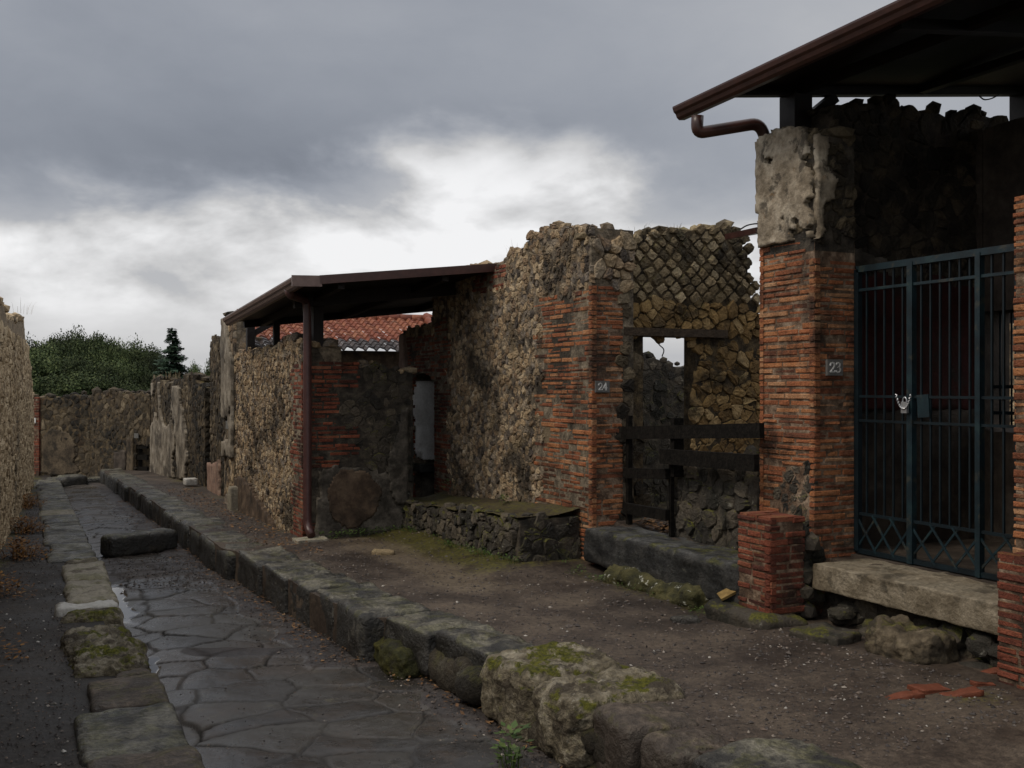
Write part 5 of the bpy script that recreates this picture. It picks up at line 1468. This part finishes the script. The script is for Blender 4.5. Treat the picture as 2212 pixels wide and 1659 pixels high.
lkerb(10.38, 10.72, 'pale kerb block lying just beyond the bright white marble strip', 'pale_stone', .34, .80, .05, .13, 47, .5, .03)
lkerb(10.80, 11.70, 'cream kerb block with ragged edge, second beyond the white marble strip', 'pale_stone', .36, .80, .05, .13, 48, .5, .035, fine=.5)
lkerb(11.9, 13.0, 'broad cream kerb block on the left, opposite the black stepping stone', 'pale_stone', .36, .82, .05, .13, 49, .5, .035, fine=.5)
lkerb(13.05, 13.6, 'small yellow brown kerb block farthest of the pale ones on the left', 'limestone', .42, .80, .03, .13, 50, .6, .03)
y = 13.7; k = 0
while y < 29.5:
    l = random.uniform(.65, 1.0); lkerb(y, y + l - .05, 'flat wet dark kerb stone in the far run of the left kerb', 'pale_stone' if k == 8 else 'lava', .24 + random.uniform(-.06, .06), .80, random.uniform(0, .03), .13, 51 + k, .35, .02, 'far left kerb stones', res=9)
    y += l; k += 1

rz0 = lambda x, y: float(gz(x, y, .345))
p = PG(300, 1195, .345)
block('stepping_stone', (1.42, p[1] - .42 * (p[0] - 1.42) * 0 + .12, rz0(1.42, p[1]) + .13), (.50, .20, .15), 'black oblong stepping stone standing alone across the road', 'stepping stone', M['lava'], rnd=.5, amp=.02, seed=80, res=20, ns=3, rz=.42)
p = PU(155, 1040, 29.6)
block('stepping_stone', (p[0], 29.6, p[2] - .04), (.36, .28, .22), 'small dark stepping stone at the far end of the road', 'stepping stone', M['lava'], rnd=.6, amp=.03, seed=81, res=12, rz=.4)
for i, (px0, px1) in enumerate(((108, 134), (178, 236))):
    a, b = PU(px0, 1043, 30.0), PU(px1, 1040, 30.0)
    block('kerb_stone', ((a[0] + b[0]) / 2, 30.1, a[2] - .06), ((b[0] - a[0]) / 2 + .1, .22, .20), ['low mossy kerb stone left of the far stepping stone', 'long dark kerb stone right of the far stepping stone'][i], 'kerb stone', M['lava'], rnd=.4, amp=.02, seed=83 + i, res=9)
p = PG(411, 1050)
block('marble_block', (p[0], p[1], p[2] + .10), (.13, .17, .07), 'small white block on the ground before the far dark gap', 'stone block', M['white_stone'], rnd=.2, amp=.01, seed=86, res=8)
p = PG(503, 1088)
block('guard_stone', (3.06, 17.0, float(gz(3.06, 17.0)) + .17), (.09, .12, .22), 'short pale upright stone at the foot of the plastered pillar', 'guard stone', M['pale_stone'], rnd=.3, amp=.02, seed=87, res=9)
for i, (px, py, r_, lab) in enumerate(((828, 1196, .13, 'low mossy lump of stone on the sandy path near the bench'), (1480, 1325, .12, 'flat dark stone half buried before the lava sill'))):
    q = PG(px, py); block('half_buried_stone', (q[0], q[1], float(pave_z(q[0:1], q[1:2])[0]) + .01), (r_, r_ * .5, .035), lab, 'stone', M['ret'] if i == 0 else M['lava'], rnd=.8, amp=.03, seed=90 + i, res=10, rz=-YAW)

# ------------------------------------------------------------------ loose small stuff
def scatter(n, xf, y0, y1, zf, s0, s1, near=True, flat=.6):
    """Pebbles on a strip: xf(y) -> (x0, x1)."""
    mb = MB(); V, Fc = [], []
    oct_ = np.array([(1, 0, 0), (0, 1, 0), (-1, 0, 0), (0, -1, 0), (0, 0, 1), (0, 0, -1)], float)
    of = [(0, 1, 4), (1, 2, 4), (2, 3, 4), (3, 0, 4), (1, 0, 5), (2, 1, 5), (3, 2, 5), (0, 3, 5)]
    t = RNG.random(n); y = y0 * (y1 / y0) ** t if near else y0 + (y1 - y0) * t
    lohi = np.array([xf(v) for v in y]); x = lohi[:, 0] + (lohi[:, 1] - lohi[:, 0]) * RNG.random(n)
    z = zf(x, y)
    for i in range(n):
        r = s0 * (s1 / s0) ** (random.random() ** 2.2); a = random.random() * 6.3; ca, sa = cos(a), sin(a)
        q = oct_ * (r * random.uniform(.7, 1.4), r * random.uniform(.6, 1), r * flat) + RNG.uniform(-.18, .18, (6, 3)) * r
        q = np.stack([q[:, 0] * ca - q[:, 1] * sa, q[:, 0] * sa + q[:, 1] * ca, q[:, 2]], 1) + (x[i], y[i], z[i] + r * flat * .35)
        V.append(q); Fc += [[k + i * 6 for k in f] for f in of]
    mb.add(np.concatenate(V), Fc, 0, False)
    return mb
zroad = lambda x, y: gz(x, y, .365) + .034
g = scatter(11000, lambda y: (float(kerb_in(y)) + .02, 5.15 if y < 9 else (4.45 if y < 12.7 else 3.1)), 3.6, 24, pave_z, .004, .018)
stuff(g.build('gravel', M['pebble']), 'small stones and grit strewn over the earth of the right pavement', 'gravel')
g = scatter(90, lambda y: (float(kerb_in(y)) + .3, 5.0 if y < 9 else 4.4), 4.2, 13, pave_z, .014, .034)
stuff(g.build('gravel', M['pebble']), 'larger loose stones on the earth of the right pavement', 'gravel')
g = scatter(3600, lambda y: (float(kerb_in(y)) - .62 - .12 * random.random(), float(kerb_in(y)) - .05), 4.2, 22, zroad, .004, .016)
stuff(g.build('gravel', M['pebble']), 'grit drifted along the foot of the right kerb on the road', 'gravel')
g = scatter(1500, lambda y: (.95, 2.2), 11.6, 14.4, zroad, .005, .020, False)
stuff(g.build('gravel', M['pebble']), 'gravel drift lying across the road in front of the black stepping stone', 'gravel')
g = scatter(700, lambda y: (.9, 2.3), 5, 11, lambda x, y: zroad(x, y) + .0, .003, .011)
stuff(g.build('gravel', M['pebble']), 'scattered grit on the worn basalt slabs of the road', 'gravel')
g = scatter(5000, lambda y: (float(wx(y)) + .1, .34), 4.6, 22, lambda x, y: gz(x, y, .245) + .004, .004, .015)
stuff(g.build('gravel', M['pebble']), 'dark grit covering the left pavement', 'gravel')
g = scatter(70, lambda y: (float(wx(y)) + .1, .34), 4.6, 16, lambda x, y: gz(x, y, .245) + .004, .009, .02)
stuff(g.build('gravel', M['white_pebble']), 'pale pebbles scattered over the dark left pavement', 'gravel')
g = scatter(110, lambda y: (float(kerb_in(y)) + .2, 5.0 if y < 9 else 4.4), 3.8, 15, pave_z, .006, .014)
stuff(g.build('gravel', M['white_pebble']), 'pale pebbles scattered over the right pavement', 'gravel')

def leaves(n, pos, s0, s1, up=.03, curl=.5):
    mb = MB()
    for i in range(n):
        x, y, z = pos(); a = random.random() * 6.3; s = random.uniform(s0, s1); w = s * random.uniform(.35, .6)
        d = vec(cos(a), sin(a), random.uniform(-.3, .3) * curl); e = vec(-sin(a), cos(a), random.uniform(-.5, .5) * curl); c = vec(x, y, z + random.uniform(.002, up))
        mb.add([c - d * s, c + e * w - d * .1 * s, c + d * s + vec(0, 0, random.uniform(0, curl) * s), c - e * w + d * .1 * s + vec(0, 0, random.uniform(0, curl) * s * .6)], [(0, 1, 2, 3)], 0)
    return mb
def lk():
    y = 4.6 * (24 / 4.6) ** random.random(); x = float(kerb_in(y)) - .10 - abs(random.gauss(0, .17)); return x, y, float(zroad(x, y))
stuff(leaves(1500, lk, .010, .028).build('fallen_leaves', M['litter']), 'brown fallen leaves lying along the foot of the right kerb', 'leaves')
def lf():
    y = random.uniform(11.5, 22); x = random.uniform(2.55, 3.1); return x, y, float(pave_z(np.array([x]), np.array([y]))[0])
stuff(leaves(700, lf, .012, .035).build('fallen_leaves', M['litter']), 'brown leaves and grass scraps along the foot of the corner house wall', 'leaves')
def ld_():
    y = random.uniform(8.1, 9.0); x = random.uniform(5.62, 6.9); return x, y, float(pave_z(np.array([x]), np.array([y]))[0])
stuff(leaves(900, ld_, .02, .05).build('fallen_leaves', M['litter']), 'orange brown leaves on the ground inside doorway 24', 'leaves')

def tuft(mb, c, n, h, spread, lean=.6, w=.006, mi=0):
    c = vec(*c)
    for i in range(n):
        a = random.random() * 6.3; r = spread * math.sqrt(random.random()); b = c + vec(cos(a) * r, sin(a) * r, 0)
        hh = h * random.uniform(.4, 1.1); dv = vec(cos(a), sin(a), 0) * hh * lean * random.uniform(.2, 1.1); sd = vec(-sin(a), cos(a), 0) * w
        m_ = b + dv * .35 + vec(0, 0, hh * .6); t_ = b + dv + vec(0, 0, hh * random.uniform(.75, 1.0))
        mb.add([b - sd, b + sd, m_ + sd * .8, m_ - sd * .8, t_], [(0, 1, 2, 3), (3, 2, 4)], mi)
def leafy(mb, c, n, h, spread, s=.03, mi=0):
    c = vec(*c)
    for i in range(n):
        a = random.random() * 6.3; t = random.random(); r = spread * random.random() * (1.1 - .5 * t)
        p = c + vec(cos(a) * r, sin(a) * r, h * t + .01); d = vec(cos(a), sin(a), random.uniform(-.2, .7)); d /= np.linalg.norm(d)
        e = np.cross(d, (0, 0, 1)); e /= np.linalg.norm(e) + 1e-6; q = s * random.uniform(.6, 1.2)
        mb.add([p, p + d * q * .5 + e * q * .4, p + d * q * 1.1, p + d * q * .5 - e * q * .4], [(0, 1, 2, 3)], mi)
p = PG(1105, 1655, .33)
mb = MB(); leafy(mb, p, 60, .20, .10, .05); tuft(mb, p, 20, .18, .08, .5, .004)
tag(mb.build('weed', M['weed'], None, p), 'small green weed growing from the foot of the right kerb below the limestone boulder', 'weed')
for (px, py, n, h, sp, lab) in ((1318, 1262, 40, .10, .10, ''),):
    pass
def on_bench(px, py):
    q = BW.at(px, 1100); u = UX(px, 5.05); return vec(5.05, u, BW.zb + tbn(BW.w * .5) + .07)
q = on_bench(1090, 1080); mb = MB(); leafy(mb, q, 40, .12, .07, .04)
stuff(mb.build('weeds', M['weed'], None, q), 'small bright green weeds on the bench top below the tan rubble', 'weeds')
q = on_bench(968, 1080); mb = MB(); leafy(mb, q, 70, .16, .14, .035)
stuff(mb.build('weeds', M['weed'], None, q), 'low green weeds on the bench top beside the niche', 'weeds')
q = PG(735, 1152); mb = MB()
for i in range(9): leafy(mb, (3.35 + i * .12, 12.62 + random.uniform(-.06, .1), float(pave_z(np.array([3.4]), np.array([12.6]))[0])), 40, .09, .12, .035)
stuff(mb.build('weeds', M['weed'], None, q), 'strip of low green weeds below the round plaster patch', 'weeds')
mb = MB()
for i in range(16):
    u = random.uniform(9.2, 12.8); leafy(mb, (random.uniform(4.30, 4.48), u, float(pave_z(np.array([4.4]), np.array([u]))[0])), 30, .05, .14, .025); tuft(mb, (4.42, u, float(pave_z(np.array([4.4]), np.array([u]))[0])), 14, .07, .12, .6, .003)
stuff(mb.build('moss_cover', M['weed']), 'moss and short grass along the foot of the stone bench', 'ground cover')
mb = MB()
for i in range(22):
    u = random.uniform(6.7, 9.1); leafy(mb, (random.uniform(4.86, 5.06), u, float(pave_z(np.array([4.95]), np.array([u]))[0])), 22, .04, .10, .02)
stuff(mb.build('moss_cover', M['weed']), 'moss creeping along the foot of the dark lava sill', 'ground cover')
# dry ferns along the left wall
for i, (u, n, lab) in enumerate(((9.2, 3, 'orange dry fern at the foot of the left wall by the photo edge'), (11.8, 4, 'yellowish dry ferns at the left wall, second clump from the photo edge'),
                                (14.6, 6, 'large orange dry fern clump at the left wall opposite the stepping stone'), (17.6, 6, 'tallest orange clump against the left wall before its broken end'), (22.0, 6, 'yellow green weeds at the far foot of the left wall'))):
    mb = MB(); zb_ = float(gz(wx(u), u, .245))
    for k in range(max(1, n // 2)):
        uu = u + random.uniform(-.6, .6); c = (wx(uu) + random.uniform(.05, .28), uu, zb_)
        leafy(mb, c, 150, .22, .30, .045); tuft(mb, c, 14, .22, .25, 1.0, .005)
        for _ in range(60):
            e_ = vec(c[0] + random.uniform(-.05, .35), uu + random.uniform(-.5, .5), zb_ + .02); leafy(mb, e_, 1, .03, .05, .04)
    stuff(mb.build('dry_ferns', M['dry'], None, (wx(u), u, zb_)), lab, 'ferns')
# grass on the wall tops
def top_tuft(w, px, py, lab, n=14, h=.22, nm='dry_grass'):
    q = w.at(px, py, -.15); mb = MB(); tuft(mb, q, n, h, .12, .5, .0022); tag(mb.build(nm, M['straw'], None, q), lab, 'grass tuft')
top_tuft(WF, 1092, 562, 'thin dry grass stems on the stepped top of the rubble house front', 22, .26)
top_tuft(WR, 1395, 506, 'thin dry stems on the diamond stonework top, left of its tilted stone', 12, .18)
top_tuft(WR, 1480, 497, 'dry grass on the middle of the diamond stonework top', 40, .10)
top_tuft(WR, 1570, 493, 'low dry grass on the right end of the diamond stonework top', 40, .08)
mb = MB(); q = vec(wx(21), 21, ZC + 1.36); tuft(mb, q, 12, .32, .3, .5, .0022); tag(mb.build('dry_grass', M['straw'], None, q), 'dry stems on the highest far part of the left wall', 'grass tuft')
q = PW.at(352, 818, -.2); mb = MB(); tuft(mb, q, 40, .25, .3, .5, .005); tag(mb.build('dry_grass', M['straw'], None, q), 'yellow grass tuft on the far pale plastered wall top', 'grass tuft')

# ------------------------------------------------------------------ trees beyond the ruins
def crown_mesh(seed, H, Wd, nl, n):
    r = random.Random(seed); g_ = np.random.default_rng(seed); V, Fc = [], []; k = 0
    lobes = []
    for i in range(nl):
        a = r.random() * 6.3; t = r.random(); rad = Wd * (.55 * math.sqrt(r.random())) * (1 - .35 * t)
        lobes.append((vec(cos(a) * rad, sin(a) * rad, H * (.30 + .56 * t)), Wd * r.uniform(.16, .30)))
    for c, rr in lobes:
        m = int(n / nl)
        d = g_.normal(size=(m, 3)); d /= np.linalg.norm(d, axis=1, keepdims=True); d[:, 2] = np.abs(d[:, 2]) * .9 + d[:, 2] * .25
        rad = rr * (.55 + .5 * g_.random(m)) * (1 + .22 * fbm(d * 2 + seed, 1.5, seed, 2))
        P = c + d * rad[:, None]
        A = g_.normal(size=(m, 3)); A /= np.linalg.norm(A, axis=1, keepdims=True); B = np.cross(A, d); B /= np.linalg.norm(B, axis=1, keepdims=True) + 1e-6
        s = (.05 + .065 * g_.random(m))[:, None]
        Q = np.stack([P - A * s, P + B * s * .6, P + A * s, P - B * s * .6], 1)
        V.append(Q.reshape(-1, 3)); Fc += [[k + i * 4 + j for j in range(4)] for i in range(m)]; k += m * 4
    mb = MB(); mb.add(np.concatenate(V), Fc, 0, False); return mb, lobes
def tree_proto(seed, H, Wd):
    th = thing('broadleaf_tree', '', 'tree', (0, 0, 0), 'dark evergreen trees beyond the ruins')
    mb, lobes = crown_mesh(seed, H, Wd, 30, 26000)
    mb.build('crown', M['leaf'], th)
    mb = MB(); mb.tube([(0, 0, -.3), (.05, 0, H * .25), (0, .05, H * .5), (.1, 0, H * .8)], [.20, .16, .11, .03], 8)
    for c, rr in lobes[:9]: mb.tube([(0, 0, H * .28), c * vec(.5, .5, .8), c], [.07, .05, .02], 5)
    mb.build('trunk', M['bark'], th)
    return th
def copy_thing(o, loc, sc, rz, label):
    c = o.copy(); COL.objects.link(c); c.location = loc; c.scale = sc; c.rotation_euler = (0, 0, rz); c['label'] = label
    for ch in o.children:
        d_ = ch.copy(); COL.objects.link(d_); d_.parent = c
    return c
protos = [tree_proto(100 + i, 6.0, 4.6) for i in range(3)]
TL = 'dark evergreen tree in the wooded mass rising behind the far end wall'
spots = [(62, 735, 58, .8), (92, 722, 62, .66), (128, 727, 60, .55), (152, 710, 66, .62), (188, 709, 64, .64), (218, 724, 66, .5), (244, 737, 60, .46), (268, 724, 66, .66), (300, 740, 62, .55), (322, 757, 60, .42), (342, 777, 58, .32),
         (75, 768, 50, .6), (112, 760, 49, .55), (150, 768, 50, .6), (190, 758, 48, .5), (225, 775, 50, .55), (262, 772, 49, .5), (298, 787, 49, .4), (328, 800, 49, .3), (95, 800, 44, .6), (150, 806, 44, .6), (205, 800, 44, .55), (255, 812, 44, .5), (300, 822, 44, .4), (345, 822, 45, .33), (385, 822, 45, .33)]
for i, (px, py, Y, sc) in enumerate(spots):
    d = ray(px, py) * Y; top = C0[2] + d[2]; zs_ = (top + 1.25) / 6.3
    S_ = (sc, sc * random.uniform(.85, 1.15), zs_)
    if i < 3:
        o = protos[i]; o.location = (d[0], d[1], -1.25); o.scale = S_; o['label'] = TL
    else: copy_thing(protos[i % 3], (d[0], d[1], -1.25), S_, random.uniform(0, 6.3), TL)
for px, py, Y, sc, lab in ((425, 778, 48, .26, 'small dark tree between the conifer and the tall ruined wall'), (472, 729, 36, .20, 'dark leafy tree top rising just left of the plastered pillar')):
    d = ray(px, py) * Y; copy_thing(protos[1], (d[0], d[1], -1.25), (sc, sc, (C0[2] + d[2] + 1.25) / 6.3), 1.0, lab)
d = ray(372, 712) * 57; top = C0[2] + d[2]; Hc = top + 1.3
th = thing('conifer', 'dark pointed conifer with tiered branches standing against the sky', 'conifer', (d[0], d[1], -1.3))
mb = MB(); V, Fc = [], []
r = random.Random(9); k = 0
z = .8
while z < Hc - .05:
    f_ = (Hc - z) / Hc; R_ = 3.3 * f_ ** .95 + .05; nb = 15 if f_ > .3 else 9
    for b in range(nb):
        a = r.random() * 6.3; L = R_ * r.uniform(.45, 1.15); zo = r.uniform(-.16, .16)
        m = int(34 * L / .8) + 8
        for i in range(m):
            t = (i + r.random()) / m; p = vec(d[0] + cos(a) * L * t, d[1] + sin(a) * L * t, -1.3 + z + zo - .40 * L * t + .22 * L * t * t + r.uniform(-.05, .05))
            s = .19 * (1.05 - .55 * t) * r.uniform(.6, 1.2); e = vec(-sin(a), cos(a), r.uniform(-.4, .2)); g_ = vec(cos(a), sin(a), r.uniform(-.5, .1))
            for sg in (-1, 1): V += [p, p + e * sg * s * 1.3 + g_ * s * .4, p + e * sg * s * .9 + g_ * s * 1.1]; Fc.append([k, k + 1, k + 2]); k += 3
    z += .27 * (0.65 + .5 * f_)
mb.add(np.array(V), Fc, 0, False); mb.build('crown', M['leaf_dark'], th)
mb = MB(); mb.tube([(d[0], d[1], -1.6), (d[0], d[1], -1.3 + Hc)], [.16, .02], 8); mb.build('trunk', M['bark'], th)
